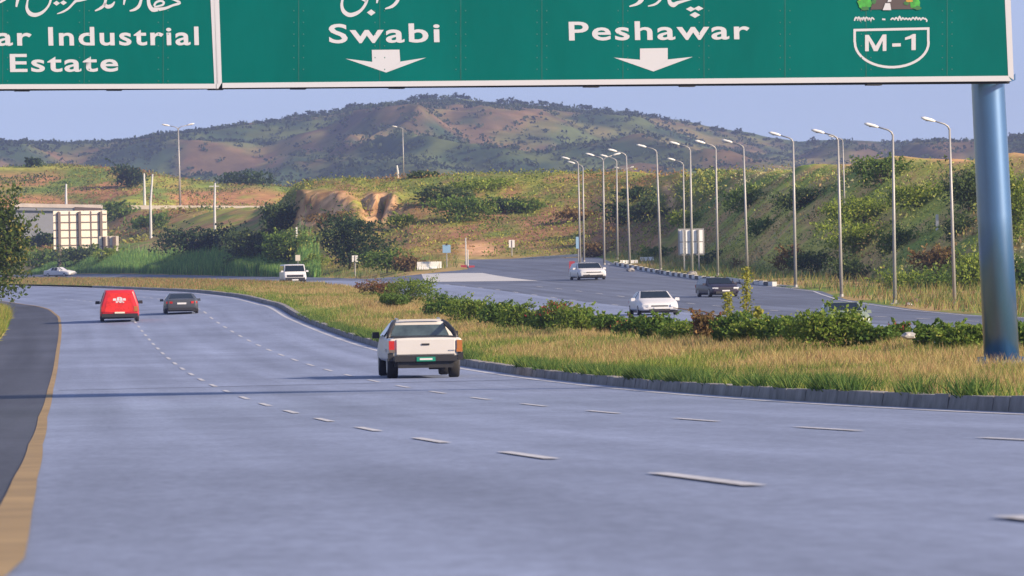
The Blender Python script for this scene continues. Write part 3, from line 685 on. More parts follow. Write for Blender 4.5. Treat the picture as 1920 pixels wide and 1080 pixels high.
# green tufts overhanging the kerb
n = 26000; c_t = rng.uniform(22, 200, 70); k = (70*rng.uniform(0, 1, n)**1.4).astype(int); t = c_t[k]+rng.normal(size=n)*.45; o = 3.93+abs(rng.normal(size=n))*.22
a = heading(t); x = np.interp(t, T, XC)+o*np.cos(a); y = np.interp(t, T, YC)-o*np.sin(a)
blades('kerb_weeds', x, y, .27, .022, [(.08, .16, .04), (.13, .22, .05), (.22, .28, .07), (.05, .11, .03)], .6, z=prof(t)+.13)
# far verges and islands
n = 80000; y = rng.uniform(150, 640, n); px = rng.uniform(-40, 2000, n); x = (px-960)/F*y; off = x-Xc(y)
tt, _ = layer(px, y, L1, 0); m = ((off > opp_edge(y)+.5) | ((y > 410) & (off > 23.2) & (off < opp_edge(y)-12.6))) & (tt < .12); x, y = x[m], y[m]
blades('verge_grass', x, y, .55, .06, [(.30, .25, .09), (.22, .26, .06), (.12, .19, .05), (.36, .32, .10), (.28, .18, .09)], .35)
# far part of the median
n = 30000; t = rng.uniform(300, 640, n); o = rng.uniform(4.2, 13.2, n); a = heading(t); x = np.interp(t, T, XC)+o*np.cos(a); y = np.interp(t, T, YC)-o*np.sin(a)
blades('far_median_grass', x, y, .22, .05, [(.34, .26, .12), (.24, .25, .07), (.40, .20, .11), (.15, .20, .05)], .35)
# left verge
n = 30000; y = rng.uniform(90, 330, n)*1.0; x = Xc(y)-9.7-rng.uniform(0, 7, n)**1.0
blades('left_verge_grass', x, y, .45, .035, [(.26, .30, .05), (.34, .33, .07), (.14, .22, .04), (.36, .26, .10)], .35)
# reeds behind the far carriageway
n = 60000; t = rng.uniform(415, 680, n); o = 23.2+abs(rng.normal(size=n))*2.2; a = heading(t); x = np.interp(t, T, XC)+o*np.cos(a); y = np.interp(t, T, YC)-o*np.sin(a); px = 960+x/y*F
m = px < 600; x, y, px = x[m], y[m], px[m]; hh = np.clip(1.45*(.55+.7*fbm(px*.02, px*0, 7)), .7, 2.6)*np.interp(px, [100, 190, 480, 600], [.35, .8, 1, .6])
blades('reeds', x, y, hh, .09, [(.16, .34, .08), (.22, .40, .10), (.09, .20, .06), (.32, .44, .12), (.10, .20, .07)], .10)
# ------------------------------------------------------------------ overhead sign on its blue post
SR, SL = ray(1898, 153, 90.0), ray(-420, 172, 86.2)
ex = Vector((SR.x-SL.x, SR.y-SL.y, 0)).normalized(); nrm = Vector((ex.y, -ex.x, 0))   # faces the camera
def sgn(px, py, out=0.0):
    """point of the sign plane seen at px, py, 'out' metres in front of the sheet"""
    o = Vector((0, 0, CH)); d = (ray(px, py, 50)-o)
    p0 = SR+nrm*out; k = (p0-o).dot(nrm)/d.dot(nrm); return o+d*k
G = thing('overhead_road_sign', 'wide green overhead direction sign with white lettering hung on a blue round post', 'road sign', (0, 0, 0))
def sheet(name, pts, m, parent, front, thick=.01):
    a = [sgn(x, y, front) for x, y in pts]; b = [p-nrm*thick for p in a]; n = len(pts)
    f = [tuple(range(n)), tuple(range(2*n-1, n-1, -1))]+[(i, n+i, n+(i+1) % n, (i+1) % n) for i in range(n)]
    me = mesh(name, a+b, f); bm = bmesh.new(); bm.from_mesh(me); bmesh.ops.recalc_face_normals(bm, faces=bm.faces[:]); bm.to_mesh(me); bm.free()
    return ob(name, me, m, parent)
TOP = -230
pl = sheet('left_panel', [(-420, TOP), (387, TOP), (409, 162), (-420, 166)], M['teal'], G, 0, .04)
pr = sheet('right_panel', [(395, TOP), (1880, TOP), (1896, 150), (416, 162)], M['teal'], G, 0, .04)
pl['label'] = 'green panel naming the industrial estate'; pr['label'] = 'green panel naming the two towns ahead'
def border(par, quads_):
    mb = MB()
    for q in quads_:
        a = [sgn(x, y, .005) for x, y in q]; b = [p-nrm*.004 for p in a]; n = len(q)
        mb.add(a+b, [tuple(range(n)), tuple(range(2*n-1, n-1, -1))]+[(i, n+i, n+(i+1) % n, (i+1) % n) for i in range(n)])
    mb.build('border', M['legend'], par)
border(pl, [[(-420, 159), (405, 157), (405, 166), (-420, 168)], [(384, TOP), (392, TOP), (409, 157), (402, 157)]])
border(pr, [[(417, 155.5), (1890, 142), (1897, 152), (417, 165)], [(395, TOP), (403, TOP), (416, 155), (409.5, 166), (406, 166)], [(1874, TOP), (1886, TOP), (1901, 150), (1890.5, 143)]])
def polys(name, par, plist, m, out=.005):
    mb = MB()
    for q in plist:
        a = [sgn(x, y, out) for x, y in q]; n = len(q); mb.add(a, [tuple(range(n))])
    me = mesh(name, mb.v, mb.f); bm = bmesh.new(); bm.from_mesh(me)
    for f in bm.faces:
        f.normal_update()
        if f.normal.dot(nrm) < 0: f.normal_flip()
    bmesh.ops.triangulate(bm, faces=bm.faces[:]); bm.to_mesh(me); bm.free()
    return ob(name, me, m, par)
def text(name, par, s, x0, x1, yb0, yb1, cap, bold=.018, sp=1.12, out=.005, m=None, extra=''):
    """lettering s from pixel x0 to x1 with baseline yb0 -> yb1 and capital height cap"""
    cu = bpy.data.curves.new(name, 'FONT'); cu.body = s; cu.offset = bold; cu.space_character = sp; cu.resolution_u = 4
    o = bpy.data.objects.new(name, cu); COL.objects.link(o); bpy.context.view_layer.update()
    me = bpy.data.meshes.new_from_object(o); COL.objects.unlink(o); bpy.data.objects.remove(o)
    v = np.empty(len(me.vertices)*3, np.float32); me.vertices.foreach_get('co', v); v = v.reshape(-1, 3)
    xa, xb = v[:, 0].min(), v[:, 0].max(); H = .729+2*bold
    nv = []
    for a in v:
        u = (a[0]-xa)/(xb-xa); px = x0+(x1-x0)*u+(-(a[1])/H*cap*.035*-1 if False else 0); py = yb0+(yb1-yb0)*u-(a[1]+bold)/H*cap
        nv.append(sgn(px-(a[1]/H)*cap*.03, py, out))
    me.vertices.foreach_set('co', np.array([tuple(p) for p in nv], np.float32).ravel()); me.materials.clear(); me.update()
    bm = bmesh.new(); bm.from_mesh(me)
    for f in bm.faces:
        f.normal_update()
        if f.normal.dot(nrm) < 0: f.normal_flip()
    bm.to_mesh(me); bm.free()
    return ob(name, me, m or M['legend'], par)
M['seam'] = mat('panel_seam', (.0, .09, .08), .7, noise=.3, scale=4); M['rivet'] = mat('rivet', (.03, .15, .13), .5)
def seams(par, xs_, x0, x1, base):
    mb = MB(); rv = MB()
    for x in xs_:
        q = [sgn(x-.7-x*.0, TOP, .003), sgn(x+.7, TOP, .003), sgn(x+.7+14*0, base, .003), sgn(x-.7, base, .003)]; mb.add(q, [(0, 1, 2, 3)])
        for yv in range(-200, int(base)-6, 22):
            for dx_ in (-9, 9): p = sgn(x+dx_, yv, .004); rv.box(tuple(p), (.022, .004, .022))
    mb.build('seam', M['seam'], par); rv.build('rivets', M['rivet'], par)
seams(pl, (-300, -150, 5, 158, 306), -420, 400, 160)
seams(pr, (560, 712, 864, 1016, 1168, 1320, 1472, 1624, 1776), 417, 1890, 152)
text('lettering', pr, 'Swabi', 617, 825, 81, 79, 38)
text('lettering', pr, 'Peshawar', 1067, 1406, 76, 73.5, 37.5)
text('lettering', pl, 'Hattar', -158, 60, 86, 85.5, 37)
text('lettering', pl, 'Industrial', 91, 373, 85.5, 84.5, 37)
text('lettering', pl, 'Estate', 19, 222, 135, 134, 36)
polys('arrow', pr, [[(697, 93.5), (749, 93), (750.5, 116), (724, 136), (698, 117)], [(698, 116), (698, 117), (724, 136), (648, 110)], [(750.5, 115.5), (799, 108), (724, 136)]], M['legend'])
polys('arrow', pr, [[(1200, 91), (1252, 90), (1252, 112), (1225, 134), (1200, 113)], [(1200, 112), (1200, 113), (1225, 134), (1151, 108)], [(1252, 111.5), (1299, 106.5), (1225, 134)]], M['legend'])
def outline(pts, wd):
    n = len(pts); L_, R_ = [], []
    for i in range(n):
        a, b, c = pts[i-1], pts[i], pts[(i+1) % n]
        d1 = Vector((b[0]-a[0], b[1]-a[1])).normalized(); d2 = Vector((c[0]-b[0], c[1]-b[1])).normalized(); m_ = (d1+d2).normalized(); nn = Vector((m_.y, -m_.x)); k = wd/2/max(.4, nn.dot(Vector((d1.y, -d1.x))))
        L_.append((b[0]+nn.x*k, b[1]+nn.y*k)); R_.append((b[0]-nn.x*k, b[1]-nn.y*k))
    return [[L_[i], L_[(i+1) % n], R_[(i+1) % n], R_[i]] for i in range(n)]
sh = [(1602.5, 56.5), (1740.5, 53.5), (1740.5, 76)]+[(1672+69*math.cos(a), 80+46*math.sin(a)) for a in np.linspace(.0, math.pi, 22)]+[(1602.5, 78)]
polys('route_shield', pr, outline(sh, 4.6), M['legend'])
polys('letter', pr, [[(1622, 96), (1622, 65.5), (1629, 65.3), (1629, 96)], [(1655, 95.5), (1655, 64.7), (1662, 64.5), (1662, 95.5)], [(1629, 65.3), (1629, 76), (1638.5, 95.8), (1642, 95.8), (1642, 86)], [(1655, 64.8), (1655, 76), (1645.5, 95.8), (1642, 95.8), (1642, 86)]], M['legend'])
polys('hyphen', pr, [[(1673, 81.5), (1689, 81), (1689, 87), (1673, 87.5)]], M['legend'])
polys('numeral', pr, [[(1709, 94), (1709, 70), (1712, 63.8), (1717, 63.6), (1717, 93.8)], [(1697, 75), (1697, 70.5), (1706, 67), (1712, 63.8), (1709, 72)]], M['legend'])
# emblem: a road between flowering green verges
M['e_road'] = mat('emblem_road', (.055, .04, .045), .6); M['e_green'] = mat('emblem_leaf', (.03, .26, .03), .6, noise=.5, scale=9); M['e_dark'] = mat('emblem_dark_leaf', (.02, .12, .03), .6); M['e_org'] = mat('emblem_blossom', (.40, .22, .03), .6)
em = polys('emblem', pr, [[(1632, 18), (1650, -40), (1690, -40), (1714, 17)]], M['e_road'], .010)
def blob(cx, cy, rx, ry, n=11, j=.25): return [(cx+rx*math.cos(2*math.pi*i/n)*(1+random.uniform(-j, j)), cy+ry*math.sin(2*math.pi*i/n)*(1+random.uniform(-j, j))) for i in range(n)]
polys('leaves', em, [blob(1620, 6, 13, 12), blob(1628, -14, 12, 14), blob(1716, 5, 11, 12), blob(1708, -16, 12, 14)], M['e_green'], .013)
polys('dark_leaves', em, [blob(1622, 16, 8, 4), blob(1720, 15, 7, 4), blob(1638, 3, 5, 4), blob(1700, 6, 5, 4)], M['e_dark'], .016)
polys('blossom', em, [blob(1705, 1, 7, 3), blob(1640, -4, 5, 3), blob(1612, -2, 3, 3)], M['e_org'], .019)
polys('centre_line', em, [[(1655, 19), (1671, 19), (1669, 6), (1660, 6)], [(1664, 4), (1671, 3), (1673, -12), (1668, -12)]], M['legend'], .022)
def stroke(pts, ws, n=4):
    """a pen stroke with changing width through pts (Catmull-Rom)"""
    P_ = [pts[0]]+list(pts)+[pts[-1]]; c = []; w_ = []
    W_ = np.interp(np.linspace(0, 1, len(pts)), np.linspace(0, 1, len(ws)), ws)
    for i in range(len(pts)-1):
        for k in range(n+(i == len(pts)-2)):
            t = k/n; p0, p1, p2, p3 = P_[i:i+4]
            c.append([.5*((2*p1[j])+(-p0[j]+p2[j])*t+(2*p0[j]-5*p1[j]+4*p2[j]-p3[j])*t*t+(-p0[j]+3*p1[j]-3*p2[j]+p3[j])*t**3) for j in (0, 1)])
            w_.append(W_[i]*(1-t)+W_[min(i+1, len(W_)-1)]*t)
    o = []; c = np.array(c)
    L = []; Rr = []
    for i in range(len(c)):
        d = c[min(i+1, len(c)-1)]-c[max(i-1, 0)]; d = d/(np.linalg.norm(d)+1e-6); nn = np.array([d[1], -d[0]])*w_[i]/2; L.append(c[i]+nn); Rr.append(c[i]-nn)
    return [[tuple(L[i]), tuple(L[i+1]), tuple(Rr[i+1]), tuple(Rr[i])] for i in range(len(c)-1)]
def dia(x, y, a, b): return [(x-a, y), (x, y-b), (x+a, y), (x, y+b)]
GLY = []
def gl(par, *ps):
    for p in ps: polys('urdu_letter', par, p, M['legend'])
gl(pl, stroke([(34, -22), (34, -5), (32, 5), (30.5, 13)], [6, 6, 3]), stroke([(54, -8), (51, 5), (50.5, 16), (56, 25), (66, 28), (78, 24), (88, 15), (94, 4), (96, -10)], [3, 3.5, 5.5, 8, 7.5, 5.5, 4, 4, 4]))
gl(pl, [dia(106, 6, 6.5, 4.5)], [dia(119, 5, 6.5, 4.5)], stroke([(162, -3), (150, 0), (142, 2), (136, 8), (128, 16), (118, 22), (107, 26)], [6, 6, 5, 4, 4, 3.5, 1.5]))
gl(pl, stroke([(178, 20.5), (189, 15), (196, 8), (199, -6)], [2, 5, 5, 5]), stroke([(196, 6), (200, 12), (206, 12), (211, 9), (215, 3)], [5, 7, 7, 5, 2]))
gl(pl, stroke([(235, -18), (234, -4), (232, 9)], [6, 5, 2.5]), stroke([(243, 20.5), (252, 18), (260, 12), (264, 2), (266, -12)], [2, 5, 6, 5, 5]))
gl(pl, stroke([(277, -22), (278, -2), (280, 10), (286, 18), (296, 17.5), (310, 15.5), (324, 10), (337, 5.5), (328, 0), (316, -4)], [5, 6, 7, 8, 7, 5, 4, 5, 4, 3]), stroke([(289, 11), (292, 5), (300, 1.5), (307, 4), (305, 9), (297, 11.5), (289, 13)], [4, 4, 4, 4, 4, 3, 3]))
gl(pl, stroke([(-12, 8), (0, 4), (10, -2)], [2, 4, 5]), stroke([(-40, 14), (-24, 10), (-14, -12)], [4, 6, 5]))
gl(pr, stroke([(644, -14), (641.5, 2), (641, 12), (645, 22), (655, 28), (667, 25.5), (678, 18), (686, 6), (688, -6), (682, -12)], [4, 4.5, 5.5, 7.5, 8, 7, 5, 5, 6, 4]), stroke([(688, 2), (682, -1), (674, -5)], [6, 6, 4]))
gl(pr, [dia(696, 23.5, 8, 6)], stroke([(708, -16), (708, -4), (706.5, 6)], [6, 5, 2.5]), stroke([(722, 16.5), (734, 12.5), (742, 6), (746, -2), (738, -8)], [2, 5.5, 6, 6, 5]))
gl(pr, stroke([(1180, 12), (1193, 8), (1201, 2), (1206, -6), (1204, -16)], [2, 5, 8, 6, 5]), stroke([(1215, 11.5), (1227, 8.5), (1235, 3), (1240, -5), (1238, -14)], [2, 4, 4.5, 5, 5]))
gl(pr, stroke([(1252, -14), (1254, -2), (1257, 6), (1263, 9), (1271, 5), (1284, 1.5), (1302, -4), (1316, -8)], [5, 6, 8, 9, 6, 4, 4, 4]), [dia(1295, 17, 9, 4.8)], [dia(1310, 15.8, 9, 4.8)], [dia(1303, 28, 10, 5.5)])
mo = []; x = 1602
for k, (dx_, a_, b_) in enumerate([(7, 5, 5), (6, 4, 6), (5, 6, 3), (6, 3, 5), (7, 4, 5), (6, 3, 3), (7, 4, 4)]):
    mo += stroke([(x, 37+a_*.4), (x+dx_*.4, 36-b_*.7), (x+dx_, 37+(k % 2)*3)], [2.6, 3.2, 2.2], 3); x += dx_*.82
polys('motto_word', pr, mo, M['legend']); polys('motto_dash', pr, stroke([(1654, 36), (1660, 36.5)], [3, 3]), M['legend']); mo = []
x = 1670
for k, (dx_, a_, b_) in enumerate([(7, 3, 3), (7, 4, 5), (6, 6, 9), (6, 4, 4), (7, 3, 3), (6, 3, 3), (7, 3, 5), (6, 4, 6), (6, 3, 4), (7, 3, 4)]):
    mo += stroke([(x, 36+a_*.5), (x+dx_*.5, 36-b_*.6), (x+dx_, 36.5+(k % 3))], [2.4, 3.2, 2.2], 3); x += dx_*.98
mo += stroke([(x, 34), (x+4, 38), (x+3, 41)], [3, 3, 2])
polys('motto_word', pr, mo, M['legend'])
# supporting beam and brackets at the bottom edge, shade under the sign painted black, then the post
bmq = MB()
for (a, b, t0, t1, bk) in ((-420, 1893, 162, 171, -.05),):
    c8 = [sgn(a, 160, bk), sgn(b, 148, bk), sgn(b, 156.5, bk), sgn(a, 173, bk)]; d8 = [p-nrm*.14 for p in c8]
    bmq.add(c8+d8, [(0, 1, 2, 3), (7, 6, 5, 4), (0, 4, 5, 1), (1, 5, 6, 2), (2, 6, 7, 3), (3, 7, 4, 0)])
for cx in (42, 215, 405, 560, 745, 1110, 1290, 1640):
    yb_ = 172-(cx+420)/2313*16; c8 = [sgn(cx-14, yb_-10, -.04), sgn(cx+14, yb_-10, -.04), sgn(cx+14, yb_+2.2, -.04), sgn(cx-14, yb_+2.2, -.04)]; d8 = [p-nrm*.18 for p in c8]
    bmq.add(c8+d8, [(0, 1, 2, 3), (7, 6, 5, 4), (0, 4, 5, 1), (1, 5, 6, 2), (2, 6, 7, 3), (3, 7, 4, 0)])
bmq.build('beam', M['near_black'], G)
tb = sgn(1899, 145, -.10); MB().add([tuple(sgn(1886, 150, -.06)), tuple(sgn(1904, 138, -.06)), tuple(sgn(1904, 150, -.06)), tuple(sgn(1890, 156, -.06))]+[tuple(sgn(a, b, -.3)) for a, b in ((1886, 150), (1904, 138), (1904, 150), (1890, 156))],
     [(0, 1, 2, 3), (7, 6, 5, 4), (0, 4, 5, 1), (1, 5, 6, 2), (2, 6, 7, 3), (3, 7, 4, 0)]).build('end_bracket', M['blue'], G)
YP = 90.6
top, bot = ray(1850.5, 120, YP), ray(1879, 690, YP); ex_t = (top-bot)
topp = bot+ex_t*1.55
rb, rt = 33.5/F*YP, 31.0/F*YP
MB().tube([tuple(bot-ex_t*.02), tuple(bot+ex_t*.5), tuple(bot+ex_t), tuple(topp)], [rb, (rb+rt)/2, rt, rt*.9], 40).build('post', M['blue'], G, True)
gz0 = float(GH(bot.x, YP)); pb = MB(); pb.cyl((bot.x, YP, gz0-.2), (bot.x, YP, gz0+.10), rb*1.5, 32)
for k in range(10):
    a = k*math.pi/5; pb.cyl((bot.x+math.cos(a)*rb*1.3, YP+math.sin(a)*rb*1.3, gz0+.08), (bot.x+math.cos(a)*rb*1.3, YP+math.sin(a)*rb*1.3, gz0+.17), .025, 6)
pb.build('base_flange', M['blue'], G)

# ------------------------------------------------------------------ street lamps
def lamp_proto(double):
    t = bpy.data.objects.new('street_lamp', None); link(t)
    MB().tube([(0, 0, -.3), (0, 0, 4.5), (0, 0, 8.85)], [.10, .08, .055], 10).build('pole', M['steel'], t, True)
    MB().cyl((0, 0, 0), (0, 0, .2), .115, 10).box((0, 0, .02), (.42, .42, .06)).build('base', M['steel'], t)
    for s in ((-1, 1) if double else (-1,)):
        MB().tube([(0, 0, 8.75), (s*.07, 0, 8.95), (s*.26, 0, 9.08), (s*.80, 0, 9.24)], [.05, .05, .042, .036], 8).build('arm', M['steel'], t, True)
        hd = MB(); hd.tube([(s*.75, 0, 9.23), (s*.95, 0, 9.29), (s*1.30, 0, 9.38), (s*1.48, 0, 9.43)], [.04, .085, .09, .035], 8)
        hd.build('lamp_head', M['white'], t, True)
        MB().box((s*1.10, 0, 9.26), (.26, .11, .04)).build('lens', M['near_black'], t)
    return t
lp1, lp2 = lamp_proto(False), lamp_proto(True)
LAMPS = [ # top x, top row (of the bend), base x, base row, kind, label, height m
 (1780, 237, 1790, 572, 1, 'rightmost street lamp, the last one before the blue post', 9),
 (1674, 248, 1678, 570, 1, 'street lamp second from the right, standing in roadside bushes', 9),
 (1571, 258, 1578, 558, 1, 'blue grey street lamp third from the right', 9),
 (1580, 262, 1585, 430, 1, 'thin far street lamp half hidden behind the third lamp from the right', 9),
 (1487, 262, 1492, 540, 1, 'street lamp at the end of the steel guard rail', 9),
 (1394, 274, 1402, 524, 1, 'street lamp behind the tall thin weed', 9),
 (1342, 276, 1346, 518, 1, 'street lamp behind the dark hatchback', 9),
 (1294, 278, 1298, 515, 1, 'street lamp rising behind the information board', 9),
 (1281, 306, 1284, 488, 1, 'shorter looking far lamp just left of the one behind the information board', 9),
 (1231, 282, 1239, 508, 1, 'street lamp left of the information board', 9),
 (1174, 290, 1181, 500, 1, 'street lamp right behind the second cluster of thin poles', 9),
 (1169, 248, 1171, 338, 2, 'twin headed lamp on the ridge above the slip road', 9),
 (1131, 298, 1133, 498, 2, 'twin headed street lamp behind the white oncoming utility car', 9),
 (1156, 300, 1158, 487, 1, 'far lamp standing between the twin headed one and the next lamp on its right', 9),
 (1084, 304, 1088, 497, 1, 'leftmost street lamp of the slip road row', 9),
 (1093, 312, 1095, 492, 1, 'far lamp just right of the leftmost lamp of the slip road row', 9),
 (1458, 306, 1459, 362, 1, 'small lamp high on the right hill', 9),
 (755, 241, 757, 338, 1, 'single street lamp on the ridge above the large round tree', 9),
 (334, 240, 338, 388, 2, 'twin headed street lamp on the bridge road at the left', 9),
]
first = {1: True, 2: True}
for i, (tx, ty, bx, by, kd, lab, hm) in enumerate(LAMPS):
    yy = hm*F/(by-ty+2); g = on_ground(bx, by, max(yy*.6, 230), 1060)
    yy = g.y if (by < 420 or abs(g.y-yy) < yy*.45) else yy
    b = ray(bx, by, yy); hh = (by-ty)/F*yy; sc = hh/8.95
    pr_ = lp1 if kd == 1 else lp2
    gz_ = float(GH(b.x, yy)); 
    if first[kd]:
        t = pr_; first[kd] = False; t.location = b; t['label'] = lab; t['category'] = 'street lamp'; t['group'] = 'street lamps along the road'
    else: t = dup(pr_, b, 0, lab)
    t['category'] = 'street lamp'; t['group'] = 'street lamps along the road'
    sw = sc if by-ty > 150 else sc*1.25
    t.scale = (sw, sw, sc)
    lean = math.atan2((tx-bx), (by-ty))+ROLL
    t.rotation_euler = (0, lean, random.uniform(-.25, .25) if kd == 1 else 0)
    t.location.z = min(b.z, gz_+.1) if gz_ < b.z-.05 else b.z
# ------------------------------------------------------------------ utility poles at the left
for (tx, ty, bx, by, yy, lab, arm) in ((286, 326, 283, 436, 700, 'pale concrete utility pole between the large sign back and the bridge lamp', 0), (403, 343, 403, 431, 640, 'concrete utility pole with a crossbar above the broad dark tree', 1), (270, 325, 271, 374, 860, 'thin far utility pole left of the pale concrete one', 0), (124, 345, 124, 385, 830, 'short pole on the bridge above the large sign back', 0), (744, 310, 746, 336, 560, 'short pale post left of the ridge lamp', 0)):
    a, b = ray(tx, ty, yy), ray(bx, by, yy); t = thing('utility_pole', lab, 'utility pole', b, 0, 'utility poles on the left slope'); h = a.z-b.z; r = .13*yy/560
    MB().tube([(0, 0, -1), (0, 0, h*.5), (a.x-b.x, 0, h)], [r*1.2, r, r*.75], 8).build('pole', M['pale'], t)
    if arm: MB().box((0, 0, h*.93), (1.3, .12, .12)).build('crossbar', M['pale'], t)
for (px, ty, by, yy, lab) in ((702, 409, 424, 505, 'short white marker post right above the large round tree'), (556, 428, 446, 500, 'white marker post above the white minivan'), (1757, 405, 432, 318, 'white marker post on the right slope left of the blue post')):
    a, b = ray(px, ty, yy), ray(px, by, yy); MB().box((a.x, yy, (a.z+b.z)/2), (.2, .2, a.z-b.z+.2), 0, .8).build('marker_post', M['white'], None, label=lab, category='post', group='white marker posts')

# ------------------------------------------------------------------ signs seen from behind
def sign_back(name, label, x0, x1, y0, y1, yy, leg_rows, cols, rows, legs, m=None, cat='sign', bar=.05, group=None, out=None):
    a, b = ray(x0, y0, yy), ray(x1, y1, yy); W_, H_ = b.x-a.x, a.z-b.z; cx = (a.x+b.x)/2
    base = ray((x0+x1)/2, leg_rows, yy).z
    t = thing(name, label, cat, (cx, yy, base), 0, group); z0 = b.z-base
    MB().box((0, 0, z0+H_/2), (W_, .06, H_)).build('panel', m or M['signback'], t)
    fr = MB()
    for i in range(cols): fr.box((-W_/2+W_*(i+.5)/cols if cols > 1 else 0, -.07, z0+H_/2), (bar, .06, H_*.97))
    for i in range(rows): fr.box((0, -.12, z0+H_*(i+.5)/rows), (W_*.985, .04, bar*.75))
    if cols or rows: fr.build('frame', M['frame'], t)
    for f in legs: MB().box((W_*f, -.2, (z0+H_)/2-.2), (bar*2.0, bar*2.0, z0+H_*.94+.4)).build('leg', M['frame'] if m is None or name == 'billboard' else M['steel'], t)
    return t
bb = sign_back('billboard', 'large cream back of a billboard with dark ribs, left of the bridge lamp', 101, 200, 396, 466, 690, 496, 5, 5, (-.40, -.02, .38), bar=.17)
bb.rotation_euler.z = R(22); bb.scale.x = 1.07
sign_back('road_sign', 'smaller pale sign back overlapping the right corner of the large billboard', 186, 223, 443, 480, 655, 498, 3, 1, (-.22, .25), bar=.14)
sign_back('information_board', 'white framed board on steel legs among the right hand street lamps', 1271, 1321, 429, 478, 372, 520, 0, 0, (-.28, .03, .28), m=M['steel'], bar=.05)
a, b = ray(1273, 431, 371.8), ray(1319, 476, 371.8); mb = MB(); W_ = b.x-a.x; H_ = a.z-b.z
tb_ = [o for o in COL.objects if o.name.startswith('information_board')][0]; zb = b.z-tb_.location.z
for i in range(4):
    for j in range(2): mb.box((-W_/2+W_*(i+.5)/4, -.06, zb+H_*(j+.5)/2), (W_/4*.80, .05, H_/2*.92))
mb.build('face', mat('board_face', (.85, .86, .88), .6), tb_)
def small_sign(name, label, px, y0, y1, w_px, base, yy, m, cat='sign', group=None, stripes=False):
    yy = on_ground(px, base, 380, 520).y
    a, b = ray(px, y0, yy), ray(px, y1, yy); bs = ray(px, base, yy); W_ = w_px/F*yy; H_ = a.z-b.z
    t = thing(name, label, cat, bs, 0, group); MB().cyl((0, .05, -.2), (0, .05, a.z-bs.z-.05), .045, 8).build('post', M['steel'], t)
    MB().box((0, 0, (a.z+b.z)/2-bs.z), (W_, .04, H_)).build('panel', m, t)
    if stripes: MB().box((0, -.03, (a.z+b.z)/2-bs.z), (W_*.14, .02, H_*.9)).build('frame', M['frame'], t)
    return t
small_sign('road_sign', 'small pale blue sign on a post by the white concrete barrier', 838, 459, 474, 15, 502, 432, M['sky_blue'], group='small roadside signs')
MB().box((0, -.03, (503-461)/F*432), (.16, .03, .16)).build('symbol', M['black'], [o for o in COL.objects if o.name.startswith('road_sign')][-1])
small_sign('road_sign', 'small grey and white sign at the left end of the slip road guard rail', 960, 450, 464, 11, 482, 450, M['white'], group='small roadside signs', stripes=True)
small_sign('road_sign', 'small white sign on a thin post below the large round tree', 666, 479, 491, 11, 519, 425, M['white'], group='small roadside signs', stripes=True)
small_sign('road_sign', 'tiny pale sign behind the roof of the white minivan', 559, 478, 489, 9, 515, 450, M['signback'], group='small roadside signs')
small_sign('road_sign', 'blue sign plate fixed low in front of the leftmost slip road lamps', 1085, 444, 466, 9, 492, 432, M['sky_blue'], group='small roadside signs')
for px, y0, lab in ((873, 446, 'thin pale pole rising from the red barriers'), (877, 468, 'shorter thin pole beside the pale one at the red barriers')):
    yy = on_ground(px, 501, 380, 520).y; a, b = ray(px, y0, yy), ray(px, 501, yy); MB().cyl((a.x, yy, b.z-.2), (a.x, yy, a.z), .05, 6).build('thin_pole', M['pale'], None, label=lab, category='pole', group='thin poles at the gore')
# hoops at the left
for px, y0, w_, lab in ((208, 480, 11, 'taller pale hoop in front of the reeds'), (173, 492, 8, 'lower pale hoop in front of the reeds')):
    yy = 672; s = yy/F; g = ray(px, 516, yy); h = (516-y0)*s; r = w_*s/2
    MB().tube([(g.x-r, yy, g.z-.3)]+[(g.x-r*math.cos(a), yy, g.z+h-r+r*math.sin(a)) for a in np.linspace(0, math.pi, 9)]+[(g.x+r, yy, g.z-.3)], .05, 6).build('hoop_barrier', M['concrete'], None, label=lab, category='hoop', group='pale hoops beside the reeds')
# concrete barrier block, red barriers
def block(px0, px1, y0, y1, yy, name, m, lab, cat, depth=.5, group=None, taper=.8):
    a, b = ray(px0, y0, yy), ray(px1, y1, yy)
    return MB().box(((a.x+b.x)/2, yy, (a.z+b.z)/2-.1), (b.x-a.x, depth, a.z-b.z+.2), 0, taper).build(name, m, None, label=lab, category=cat, **({'group': group} if group else {}))
def barrier(px0, px1, y0, y1, yy, lab, m=None, name='concrete_barrier', cat='barrier', group=None):
    yy = on_ground((px0+px1)/2, y1, 330, 520).y; a, b = ray(px0, y0, yy), ray(px1, y1, yy); W_, H_ = b.x-a.x, a.z-b.z; D = .5
    prof_ = [(-.26, 0), (-.26, .12), (-.12, .35), (-.07, 1), (.07, 1), (.12, .35), (.26, .12), (.26, 0)]
    v = [(x, d*1.0, z*H_) for x in (-W_/2, W_/2) for d, z in prof_]; n = 8
    f = [tuple(range(n)), tuple(range(2*n-1, n-1, -1))]+[(i, n+i, n+(i+1) % n, (i+1) % n) for i in range(n)]
    mb = MB(); mb.add([(p[0]+(a.x+b.x)/2, p[1]+yy, p[2]+b.z) for p in v], f)
    return mb.build(name, m or M['white'], None, label=lab, category=cat, **({'group': group} if group else {}))
barrier(782, 828, 491, 505, 424, 'white concrete barrier block at the nose of the junction', M['white'])
barrier(864, 875, 497, 503, 418, 'red plastic barrier left of the other red one at the junction', M['red'], 'plastic_barrier', group='red plastic barriers')
barrier(879, 890, 498, 503, 419, 'red plastic barrier right of the other red one at the junction', M['red'], 'plastic_barrier', group='red plastic barriers')
barrier(1067, 1078, 490, 506, 372, 'red plastic barrier behind the left side of the white utility car', M['red'], 'plastic_barrier', group='red plastic barriers')
barrier(1163, 1196, 488, 494, 432, 'white kerb wall between the left lamps, lower piece', M['white'], 'low_wall', 'wall', 'low white walls between the lamps')
